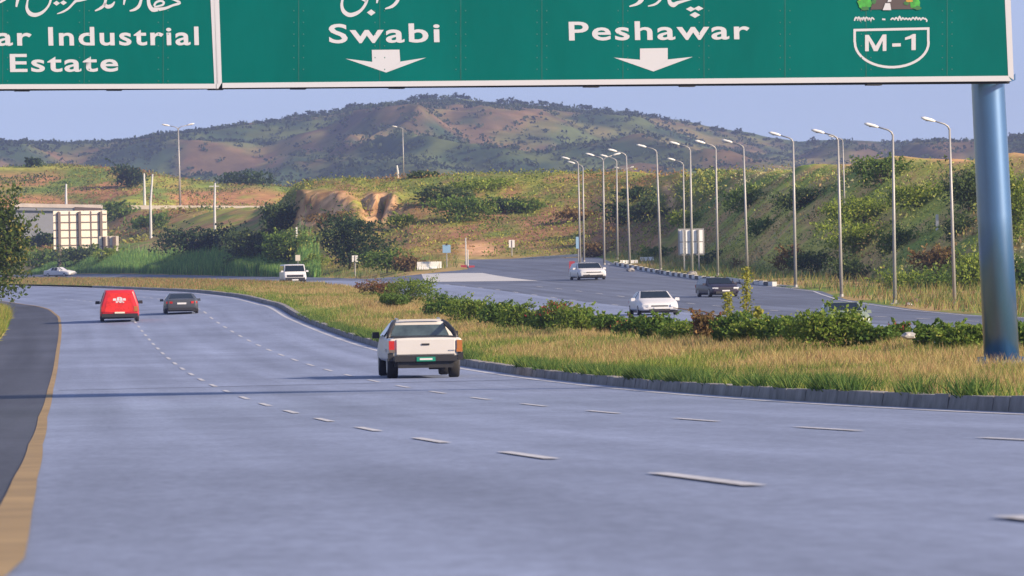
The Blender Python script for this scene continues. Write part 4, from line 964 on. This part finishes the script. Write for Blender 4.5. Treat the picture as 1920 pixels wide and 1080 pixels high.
barrier(1200, 1226, 482, 489, 436, 'white kerb wall between the left lamps, upper right piece', M['white'], 'low_wall', 'wall', 'low white walls between the lamps')
# stones lying along the slip road kerb
def rock(px, py, wpx, lab, m, yy=None, group='stones by the kerb'):
    g = pix2road(px, py, H_opp) if yy is None else ray(px, py, yy); s = g.y/F; r = wpx*s/2; bm = bmesh.new(); bmesh.ops.create_icosphere(bm, subdivisions=2, radius=1)
    for v in bm.verts: v.co *= 1+random.uniform(-.22, .22); v.co.x *= r; v.co.y *= r; v.co.z *= r*.55
    me = bpy.data.meshes.new('stone'); bm.to_mesh(me); bm.free(); o = ob('stone', me, m, None, label=lab, category='stone', group=group); o.location = (g.x, g.y, g.z+r*.3)
rock(1182, 509, 16, 'dark low stone on the slip road kerb behind the white utility car', M['kerb'])
rock(1238, 513, 15, 'dark stone on the kerb at the foot of the lamp left of the information board', M['kerb'])
rock(1298, 518, 22, 'heap of broken kerb below the information board', M['kerb'])
rock(1704, 573, 14, 'pale stone at the roadside between the two rightmost lamps', M['concrete'])
rock(1716, 569, 22, 'brown stone at the roadside between the two rightmost lamps', M['bark'])
rock(1704, 634, 26, 'pale stone in the gap of the median hedge', M['concrete'], hedge_y(1704))
# guard rails
def guard_rail(lab, pts, hrail=.45, post_every=3.0, wh=.22, m=None):
    """pts: world points along the ground"""
    t = thing('guard_rail', lab, 'guard rail', pts[0], 0, 'guard rails of the slip road'); o = pts[0]
    v = []; f = []
    pf = [(0, hrail-wh/2), (.05, hrail-wh/4), (0, hrail), (.05, hrail+wh/4), (0, hrail+wh/2), (-.03, hrail+wh/2), (-.03, hrail-wh/2)]
    for i, p in enumerate(pts):
        for a, z in pf: v.append((p.x-o.x, p.y-o.y-a, p.z-o.z+z))
    k = len(pf)
    for i in range(len(pts)-1):
        for j in range(k): f.append((i*k+j, i*k+(j+1) % k, (i+1)*k+(j+1) % k, (i+1)*k+j))
    f += [tuple(range(k)), tuple(range((len(pts)-1)*k, len(pts)*k))]
    mb = MB(); mb.add(v, f); mb.build('rail', m or M['rail'], t)
    L = 0
    for i, p in enumerate(pts[:-1]):
        q = pts[i+1]; n = max(1, int((q-p).length/post_every))
        for j in range(n): a = p.lerp(q, j/n)-o; MB().box((a.x, a.y+.09, a.z+hrail/2-.1), (.1, .1, hrail+.3)).build('post', M['frame'], t)
r1 = [ray(x, y, d) for x, y, d in ((942, 496, 452), (980, 493, 449), (1020, 490, 446), (1060, 487.5, 443), (1086, 486, 441))]
guard_rail('pale guard rail along the top of the slip road behind the small signs', r1, .34, 2.6, .24, M['signback'])
r1 = [ray(x, y, d) for x, y, d in ((1362, 531, 322), (1400, 537, 315), (1440, 543, 308), (1497, 550, 300))]
guard_rail('steel guard rail behind the dark hatchback', r1, .30, 2.0, .22)
r1 = [ray(x, y, d) for x, y, d in ((40, 514, 762), (62, 514, 752), (90, 514, 742))]
guard_rail('grey guard rail left of the far left white car', r1, .35, 3, .28)
# bridge and its parapet at the left
yy = 815
b0 = thing('road_bridge', 'grey concrete road bridge with pale parapet crossing the left side', 'bridge', ray(120, 400, yy))
o = Vector(b0.location)
def bslab(name, x0, x1, t0, t1, u0, u1, m, d=1.0, back=0, yl=yy):
    p = [ray(x0, t0, yl)-o, ray(x1, t1, yl)-o, ray(x1, u1, yl)-o, ray(x0, u0, yl)-o]; q = [a+Vector((0, d, 0)) for a in p]
    sh_ = Vector((0, back, 0)); v = [a+sh_ for a in p+q]
    return MB().add(v, [(0, 1, 2, 3), (7, 6, 5, 4), (0, 4, 5, 1), (1, 5, 6, 2), (2, 6, 7, 3), (3, 7, 4, 0)]).build(name, m, b0)
M['parapet'] = mat('parapet_concrete', (.58, .50, .44), .8, noise=.15, scale=.5); M['abut'] = mat('abutment_concrete', (.25, .26, .29), .85, noise=.12, scale=.3)
bslab('parapet', 18, 192, 381, 384, 388, 391, M['parapet'], .4)
bslab('parapet', 245, 515, 385, 386, 392, 394, M['parapet'], .4)
bslab('deck', 18, 192, 388, 391, 394, 397, M['abut'], 6, .1)
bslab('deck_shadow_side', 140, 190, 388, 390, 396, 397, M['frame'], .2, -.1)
bslab('abutment', -30, 105, 391, 394, 446, 446, M['abut'], 12, .5)
bslab('abutment', 105, 190, 394, 396, 420, 412, M['abut'], 10, 1)

# ------------------------------------------------------------------ vehicles
def shell(name, secs, W, L, H, m, parent):
    """lofted body: rows of sections (y, half low, half belt, half roof, z bottom, z belt, z roof)"""
    v = []; k = 10
    for (y, wl, wb, wr, zb, zm, zr) in secs:
        zs = (zb+zm)/2; wmx = max(wl, wb)*1.0
        ring = [(-wl*.92, zb), (-wl, zb+.05), (-max(wl, wb), zs), (-wb, zm), (-wr, zr), (-wr*.5, zr+.012), (wr*.5, zr+.012), (wr, zr), (wb, zm), (max(wl, wb), zs), (wl, zb+.05), (wl*.92, zb)]
        v += [(x*W/2, y*L, z*H) for x, z in ring]
    k = 12; f = []
    for i in range(len(secs)-1):
        for j in range(k): f.append((i*k+j, i*k+(j+1) % k, (i+1)*k+(j+1) % k, (i+1)*k+j))
    f += [tuple(range(k)), tuple(range((len(secs)-1)*k, len(secs)*k))]
    mb = MB(); mb.add(v, f); o = mb.build(name, m, parent)
    bv = o.modifiers.new('bevel', 'BEVEL'); bv.width = .03; bv.segments = 2; bv.limit_method = 'ANGLE'; bv.angle_limit = R(25)
    for p in o.data.polygons: p.use_smooth = True
    return o
def patch(name, c4, m, parent, out=(0, 0, 0), th=.012, ins=0.0):
    """thin plate over four corners, inset and pushed outwards"""
    c4 = [Vector(c) for c in c4]; ce = sum(c4, Vector())/4; c4 = [ce+(c-ce)*(1-ins) for c in c4]; nn = (c4[1]-c4[0]).cross(c4[3]-c4[0]).normalized()
    out = Vector(out)
    if nn.dot(out) < 0: nn = -nn
    a = [c+nn*th for c in c4]; b = [c-nn*.02 for c in c4]
    return MB().add(a+b, [(0, 1, 2, 3), (7, 6, 5, 4), (0, 4, 5, 1), (1, 5, 6, 2), (2, 6, 7, 3), (3, 7, 4, 0)]).build(name, m, parent)
def wheels(t, W, L, H, r, ys, tw=.16):
    for y in ys:
        for s in (-1, 1):
            xo = s*(W/2-.01); wl = MB(); n = 20
            prof_ = [(xo-s*tw, r*.62), (xo-s*tw, r*.93), (xo-s*tw*.8, r), (xo-s*tw*.2, r), (xo, r*.93), (xo, r*.62)]
            v = [(x, y*L+math.cos(2*math.pi*i/n)*q, r+math.sin(2*math.pi*i/n)*q) for i in range(n) for x, q in prof_]
            f = [(i*6+j, i*6+j+1, ((i+1) % n)*6+j+1, ((i+1) % n)*6+j) for i in range(n) for j in range(5)]
            f += [tuple(i*6 for i in range(n)), tuple(i*6+5 for i in range(n))]
            w_ = wl.add(v, f).build('wheel', M['rubber'], t, True)
            MB().cyl((xo-s*.03, y*L, r), (xo+s*.012, y*L, r), r*.60, 16).build('rim', M['rim'], w_)
def glasshouse(t, W, L, H, secs, ir, il, fr, fl, gl, side=True):
    """glass between sections: ir->il rear screen rows, fr->fl windscreen rows (section indices low, high)"""
    def c(i, s): y, wl, wb, wr, zb, zm, zr = secs[i]; return (s*wr*W/2, y*L, zr*H)
    def bl(i, s): y, wl, wb, wr, zb, zm, zr = secs[i]; return (s*wb*W/2, y*L, zm*H)
    patch('rear_window', [c(ir, -1), c(ir, 1), c(il, 1), c(il, -1)], gl, t, (0, -1, .3), ins=.12)
    patch('windscreen', [c(fl, -1), c(fl, 1), c(fr, 1), c(fr, -1)], gl, t, (0, 1, .3), ins=.09)
    if side:
        for s in (-1, 1):
            a, b = bl(il, s), bl(fr, s); u, v_ = c(il, s), c(fr, s); mid = lambda p, q, k: tuple(p[i]*(1-k)+q[i]*k for i in range(3))
            patch('side_window', [mid(a, b, .04), mid(a, b, .48), mid(u, v_, .48), mid(u, v_, .06)], gl, t, (s, 0, 0), ins=.12, th=.02)
            patch('side_window', [mid(a, b, .52), mid(a, b, 1.12), mid(u, v_, .97), mid(u, v_, .52)], gl, t, (s, 0, 0), ins=.12, th=.02)
def mirrors(t, W, y, z, m, sz=(.20, .10, .13)):
    for s in (-1, 1): MB().box((s*(W/2+sz[0]*.45), y, z), sz, 0, .85).build('wing_mirror', m, t)
SED = [(-.5, .80, .80, .62, .28, .58, .62), (-.488, .90, .90, .76, .22, .64, .68), (-.36, .97, .96, .82, .19, .67, .72), (-.20, 1, .96, .68, .19, .67, .965), (.03, 1, .96, .70, .19, .66, 1.0), (.20, 1, .96, .84, .19, .64, .69), (.42, .97, .92, .78, .19, .55, .60), (.485, .90, .85, .68, .21, .46, .50), (.5, .82, .78, .6, .24, .40, .43)]
def sedan(name, label, W, L, H, paint, front=True, gcol=None, group='moving traffic', plate_m=None):
    t = thing(name, label, 'car', group=group); shell('body', SED, W, L, H, paint, t); glasshouse(t, W, L, H, SED, 2, 3, 4, 5, M['glass'])
    wheels(t, W, L, H, H*.215, (-.31, .32)); mirrors(t, W, L*.16, H*.66, paint)
    MB().box((0, 0, H*.14), (W*.86, L*.92, H*.08)).build('underbody', M['trim'], t)
    # front
    MB().box((0, L*.497, H*.21), (W*.52, .05, H*.10)).build('grille', M['trim'], t)
    MB().box((0, L*.495, H*.385), (W*.42, .05, H*.055)).build('upper_grille', M['trim'], t)
    for s in (-1, 1):
        MB().box((s*W*.345, L*.487, H*.40), (W*.17, .14, H*.085), s*-.28).build('headlight', M['head'], t)
        MB().box((s*W*.36, -L*.488, H*.55), (W*.19, .10, H*.10), s*.2).build('tail_light', M['tail'], t)
    MB().box((0, L*.505, H*.30), (W*.27, .02, H*.07)).build('number_plate', M['plate'], t)
    MB().box((0, -L*.503, H*.50), (W*.27, .02, H*.085)).build('number_plate', plate_m or M['plate'], t)
    MB().box((0, -L*.497, H*.23), (W*.80, .05, H*.12)).build('rear_bumper_insert', M['trim'], t)
    return t
def place(t, px, py, s, hd, hf=None):
    p = pix2road(px, py, hf or H_road); k = s*p.y/F; t.location = (p.x, p.y, p.z+.005); t.rotation_euler = (0, 0, -hd); t.scale = (k, k, k); return t
def bank_at(p): return 0.0
paint = lambda n, c, **k: mat(n, c, .42, coat=.12, noise=.04, scale=1.0, **k)
M['p_white'] = paint('white_car_paint', (.58, .58, .60)); M['p_white2'] = paint('off_white_car_paint', (.54, .52, .50)); M['p_red'] = paint('red_van_paint', (.50, .012, .02))
M['p_grey'] = paint('dark_grey_car_paint', (.05, .055, .065)); M['p_dark'] = paint('dark_plum_car_paint', (.016, .011, .026)); M['p_green'] = paint('pale_green_car_paint', (.20, .25, .19))
def on_main(px, py, s):
    y = F/s; p = ray(px, py, y); return p
# --- dark grey sedan ahead, right lane
c = sedan('sedan_car', 'dark grey sedan driving away between the red van and the median', 1.74, 4.4, 1.04, M['p_grey'])
place(c, 339, 587.5, 36.2, -.093); 
# --- red van
VAN = [(-.5, .86, .88, .66, .26, .52, .93), (-.492, .95, .94, .70, .20, .54, .97), (-.40, 1, .97, .74, .15, .55, .995), (-.1, 1, .97, .75, .15, .55, 1.0), (.16, 1, .97, .74, .15, .55, .97), (.33, 1, .96, .84, .15, .54, .60), (.46, .97, .90, .74, .16, .48, .52), (.49, .90, .85, .68, .2, .42, .46), (.5, .8, .8, .6, .25, .38, .40)]
W, L, H = 1.74, 4.1, 1.42
t = thing('van', 'red van with white lettering on its back driving away in the left lane', 'van', group='moving traffic'); shell('body', VAN, W, L, H, M['p_red'], t)
def rear(x, z, dy=0): # point of the sloping back of the van
    k = (z-.26)/(.93-.26); yb = -.5+.006; return (x, yb*L-dy, z*H)
patch('rear_window', [(-.56, -L*.497, H*.60), (.56, -L*.497, H*.60), (.50, -L*.497, H*.90), (-.50, -L*.497, H*.90)], M['tail'], t, (0, -1, 0), th=.02)
M['v_red'] = mat('red_window_graphic', (.60, .018, .012), .5, noise=.35, scale=7); t.children[-1].data.materials.clear(); t.children[-1].data.materials.append(M['v_red'])
patch('tailgate', [(-.66, -L*.4985, H*.30), (.66, -L*.4985, H*.30), (.60, -L*.4985, H*.585), (-.60, -L*.4985, H*.585)], M['v_red'], t, (0, -1, 0), th=.02)
lg = MB()
for k, (x, z, w_, h_) in enumerate([(-.22, .70, .16, .07), (-.06, .715, .13, .10), (.08, .705, .12, .09), (.22, .70, .14, .07), (.0, .64, .36, .02), (-.12, .61, .10, .03), (.04, .61, .12, .03), (.17, .61, .08, .03), (.0, .765, .20, .025)]):
    v = [(x-w_/2, -L*.5035, (z-h_/2)*H), (x+w_/2, -L*.5035, (z-h_/2)*H), (x+w_*.35, -L*.5035, (z+h_/2)*H), (x-w_*.42, -L*.5035, (z+h_/2)*H)]
    lg.add(v+[(a, b+.01, c_) for a, b, c_ in v], [(0, 1, 2, 3), (7, 6, 5, 4), (0, 4, 5, 1), (1, 5, 6, 2), (2, 6, 7, 3), (3, 7, 4, 0)])
lg.build('white_lettering', M['p_white'], t)
MB().box((0, -L*.50, H*.20), (W*.93, .12, H*.11)).build('bumper', M['trim'], t)
MB().box((0, -L*.508, H*.285), (W*.26, .02, H*.05)).build('number_plate', M['signback'], t)
for s in (-1, 1): MB().box((s*W*.42, -L*.497, H*.40), (W*.10, .08, H*.16)).build('tail_light', M['amber'] if s > 0 else M['tail'], t)
MB().box((0, 0, H*.14), (W*.84, L*.9, H*.10)).build('underbody', M['trim'], t)
glass_s = [(-1, .5), (1, .5)]
for s in (-1, 1): patch('side_window', [(s*W*.485, -L*.36, H*.58), (s*W*.485, L*.22, H*.58), (s*W*.385, L*.14, H*.93), (s*W*.385, -L*.34, H*.93)], M['glass'], t, (s, 0, 0), th=.02)
patch('windscreen', [(-W*.40, L*.32, H*.62), (W*.40, L*.32, H*.62), (W*.35, L*.17, H*.94), (-W*.35, L*.17, H*.94)], M['glass'], t, (0, 1, .3), th=.03)
wheels(t, W, L, H, .26, (-.33, .33)); mirrors(t, W, L*.2, H*.60, M['trim'], (.22, .10, .14))
place(t, 224, 602.5, 41.4, -.088)
# --- white pickup
W, L, H = 1.74, 5.0, 1.38
PK = [(-.5, .93, .95, .90, .38, .64, .67), (-.495, .97, .98, .93, .32, .655, .685), (-.38, 1, .985, .94, .30, .66, .69), (-.12, 1, .985, .93, .28, .66, .69), (-.115, 1, .97, .72, .28, .67, .94), (-.04, 1, .97, .68, .28, .68, .975), (.10, 1, .97, .68, .28, .68, .98), (.24, 1, .97, .82, .28, .68, .73), (.42, .98, .93, .84, .28, .62, .68), (.49, .93, .88, .8, .30, .55, .60), (.5, .86, .8, .7, .34, .48, .52)]
t = thing('pickup_truck', 'white double cab pickup truck with black roll bar driving away in the right lane', 'pickup truck', group='moving traffic'); shell('body', PK, W, L, H, M['p_white2'], t)
tg = MB().box((0, -L*.502, H*.535), (W*.80, .06, H*.275)).build('tailgate', M['p_white2'], t)
tg.modifiers.new('bevel', 'BEVEL').width = .02
MB().box((0, -L*.502-.04, H*.585), (.18, .02, H*.028)).build('handle', M['trim'], tg)
MB().box((.60, -L*.502-.035, H*.475), (.14, .008, H*.018)).build('badge', M['chrome'], tg)
MB().box((0, -L*.502-.033, H*.42), (W*.78, .006, H*.008)).build('crease', M['concrete'], tg)
lift = MB().box((0, -L*.30, H*.70), (W*.84, L*.36, .035)).build('bed_cover', M['trim'], t)
MB().box((0, -L*.505, H*.345), (W*.84, .16, H*.095)).box((0, -L*.49, H*.25), (W*.74, .12, H*.13)).build('bumper', M['trim'], t)
gp = MB().box((0, -L*.523, H*.335), (.44, .02, H*.075)).build('number_plate', M['gplate'], t)
MB().box((0, -L*.523-.014, H*.335), (.30, .006, H*.03)).build('plate_characters', M['plate'], gp)
for s in (-1, 1):
    tl = MB().box((s*W*.458, -L*.498, H*.555), (W*.072, .13, H*.19)).build('tail_light', M['tail'] if s < 0 else M['amber'], t)  # right lamp coloured amber as sun glow, left one stays red
    MB().box((s*W*.455, -L*.498-.01, H*.475), (W*.08, .125, H*.05)).build('reversing_lens', M['frame'] if s < 0 else M['amber'], tl)
    MB().box((s*W*.47, -L*.49, H*.375), (W*.075, .14, H*.13)).build('bumper_corner', M['trim'], t)
    # sloping black roll bar from the roof down to the bed side
    MB().tube([(s*W*.33, -L*.06, H*.955), (s*W*.37, -L*.13, H*.91), (s*W*.43, -L*.22, H*.80), (s*W*.46, -L*.29, H*.69)], [.05, .06, .06, .05], 8).build('roll_bar', M['trim'], t, True)
    MB().tube([(s*W*.29, -L*.05, H*1.0), (s*W*.29, L*.10, H*1.0)], .022, 6).build('roof_rail', M['chrome'], t)
    patch('side_window', [(s*W*.485, -L*.10, H*.70), (s*W*.485, L*.20, H*.70), (s*W*.36, L*.10, H*.93), (s*W*.355, -L*.09, H*.93)], M['glass'], t, (s, 0, 0), th=.02, ins=.06)
    MB().box((s*W*.505, -L*.31, H*.48), (.05, .62, .07)).build('wheel_arch_flare', M['p_white2'], t)
MB().box((0, -L*.115, H*.985), (W*.56, .10, .035)).build('roof_spoiler', M['p_white2'], t)
M['glass2'] = mat('sky_painted_rear_glass', (.05, .075, .08), .08, spec=1.0, noise=.6, scale=2.2)  # paler mottled colour paints sky reflection and headrests into the glass
patch('rear_window', [(-W*.40, -L*.121, H*.715), (W*.40, -L*.121, H*.715), (W*.335, -L*.117, H*.90), (-W*.335, -L*.117, H*.90)], M['glass2'], t, (0, -1, 0), th=.02)
patch('windscreen', [(-W*.40, L*.235, H*.73), (W*.40, L*.235, H*.73), (W*.33, L*.11, H*.95), (-W*.33, L*.11, H*.95)], M['glass'], t, (0, 1, .4), th=.02)
MB().box((0, 0, H*.26), (W*.80, L*.88, H*.12)).build('underbody', M['trim'], t)
MB().box((.28, -L*.44, H*.20), (.36, .3, H*.09)).build('spare_wheel', M['rubber'], t)
wheels(t, W*.985, L, H, .30, (-.315, .33), .24); mirrors(t, W*1.0, L*.19, H*.72, M['trim'], (.18, .12, .15))
MB().box((0, L*.50, H*.42), (W*.5, .05, H*.14)).build('grille', M['chrome'], t)
for s in (-1, 1): MB().box((s*W*.37, L*.492, H*.45), (W*.17, .1, H*.13)).build('headlight', M['head'], t)
place(t, 785, 706.5, 78.5, -.088)
# --- white minivan on the far carriageway, oncoming
MV = [(-.5, .9, .92, .84, .2, .55, .95), (-.49, .97, .97, .88, .15, .56, .99), (-.3, 1, .98, .90, .12, .56, 1.0), (.25, 1, .98, .90, .12, .56, 1.0), (.36, 1, .98, .88, .12, .55, .96), (.46, 1, .96, .90, .13, .54, .58), (.49, .96, .92, .86, .15, .48, .50), (.5, .9, .88, .8, .2, .42, .44)]
W, L, H = 1.80, 4.6, 1.42
t = thing('minivan', 'white minivan coming round the bend in front of the dark trees', 'van', group='moving traffic'); shell('body', MV, W, L, H, M['p_white'], t)
patch('windscreen', [(-W*.43, L*.455, H*.60), (W*.43, L*.455, H*.60), (W*.40, L*.365, H*.93), (-W*.40, L*.365, H*.93)], M['glass'], t, (0, 1, .3), th=.03)
MB().box((0, L*.498, H*.36), (W*.72, .06, H*.12)).build('grille', M['trim'], t); MB().box((0, L*.50, H*.20), (W*.86, .08, H*.13)).build('bumper', M['trim'], t)
for s in (-1, 1):
    MB().box((s*W*.39, L*.495, H*.44), (W*.14, .06, H*.09)).build('headlight', M['head'], t)
    patch('side_window', [(s*W*.493, -L*.42, H*.60), (s*W*.493, L*.38, H*.60), (s*W*.452, L*.32, H*.92), (s*W*.452, -L*.42, H*.92)], M['glass'], t, (s, 0, 0), th=.02)
    MB().box((s*W*.44, -L*.50, H*.5), (W*.08, .05, H*.2)).build('tail_light', M['tail'], t)
wheels(t, W, L, H, .27, (-.34, .33)); mirrors(t, W, L*.42, H*.62, M['p_white']); MB().box((0, 0, H*.12), (W*.85, L*.9, H*.08)).build('underbody', M['trim'], t)
MB().box((0, L*.51, H*.14), (W*.28, .02, H*.07)).build('number_plate', M['plate'], t)
place(t, 549, 529.5, 23.6, math.pi-.13, H_opp)
# --- other oncoming cars
c = sedan('sedan_car', 'white sedan coming towards the camera above the median hedge', 1.76, 4.4, 1.04, M['p_white']); place(c, 1225, 590.5, 42.8, math.pi-.10, H_opp)
SUV = [(-.5, .88, .9, .72, .25, .6, .86), (-.48, .97, .95, .76, .18, .62, .95), (-.25, 1, .97, .78, .15, .62, 1.0), (.05, 1, .97, .78, .15, .61, .99), (.22, 1, .97, .88, .15, .60, .66), (.42, .98, .93, .82, .16, .56, .61), (.49, .93, .88, .76, .2, .48, .52), (.5, .85, .8, .7, .26, .42, .45)]
def suv(name, label, W, L, H, paint, **k):
    t = thing(name, label, 'car', group='moving traffic'); shell('body', SUV, W, L, H, paint, t)
    patch('windscreen', [(-W*.42, L*.215, H*.67), (W*.42, L*.215, H*.67), (W*.37, L*.06, H*.965), (-W*.37, L*.06, H*.965)], M['glass'], t, (0, 1, .4), th=.03)
    patch('rear_window', [(-W*.40, -L*.495, H*.64), (W*.40, -L*.495, H*.64), (W*.35, -L*.485, H*.90), (-W*.35, -L*.485, H*.90)], M['glass'], t, (0, -1, 0), th=.03)
    for s in (-1, 1):
        patch('side_window', [(s*W*.487, -L*.40, H*.64), (s*W*.487, L*.15, H*.64), (s*W*.395, L*.04, H*.95), (s*W*.395, -L*.38, H*.94)], M['glass'], t, (s, 0, 0), th=.02)
        MB().box((s*W*.36, L*.488, H*.46), (W*.20, .10, H*.07), s*-.25).build('headlight', M['head'], t)
        MB().box((s*W*.44, -L*.49, H*.56), (W*.09, .08, H*.16)).build('tail_light', M['tail'], t)
    MB().box((0, L*.498, H*.44), (W*.50, .05, H*.05)).build('upper_grille', M['trim'], t); MB().box((0, L*.50, H*.235), (W*.70, .06, H*.12)).build('grille', M['trim'], t)
    MB().box((0, L*.515, H*.32), (W*.27, .02, H*.07)).build('number_plate', M['plate'], t)
    MB().box((0, 0, H*.14), (W*.86, L*.9, H*.08)).build('underbody', M['trim'], t)
    wheels(t, W, L, H, H*.23, (-.32, .32)); mirrors(t, W, L*.15, H*.66, paint); return t
c = suv('utility_car', 'white utility car coming down the slip road in front of the lamp row', 1.86, 4.3, 1.12, M['p_white']); place(c, 1102, 524.5, 28.2, math.pi-.16, H_opp)
c = suv('hatchback_car', 'dark plum hatchback oncoming beside the steel guard rail', 1.62, 3.7, 1.06, M['p_dark']); place(c, 1345, 556.5, 33.6, math.pi-.22, H_opp)
c = sedan('sedan_car', 'pale green car mostly hidden behind the tallest median bush', 1.74, 4.2, 1.10, M['p_green']); place(c, 1580, 619, 47, math.pi-.09, H_opp)
c = sedan('sedan_car', 'white car seen from its side at the far left on the far carriageway', 1.75, 4.3, 1.25, M['p_white']); place(c, 113, 520.5, 14.8, math.pi-.95, H_opp); pw = ray(113, 520.3, 655); c.location = (pw.x, 655, float(H_opp(pw.x, 655))+.02)

# ------------------------------------------------------------------ air
hb = MB().box((0, 1650, 60), (1700, 3900, 126)); hz_ = hb.build('haze', None, None, kind='stuff')
hm = bpy.data.materials.new('haze'); hm.use_nodes = True; n = hm.node_tree.nodes; l = hm.node_tree.links
n.remove(n['Principled BSDF']); pv = n.new('ShaderNodeVolumePrincipled'); pv.inputs['Color'].default_value = (.34, .42, .76, 1); pv.inputs['Density'].default_value = .00018; pv.inputs['Anisotropy'].default_value = .2
l.new(pv.outputs[0], n['Material Output'].inputs['Volume']); hz_.data.materials.append(hm)
#@@END
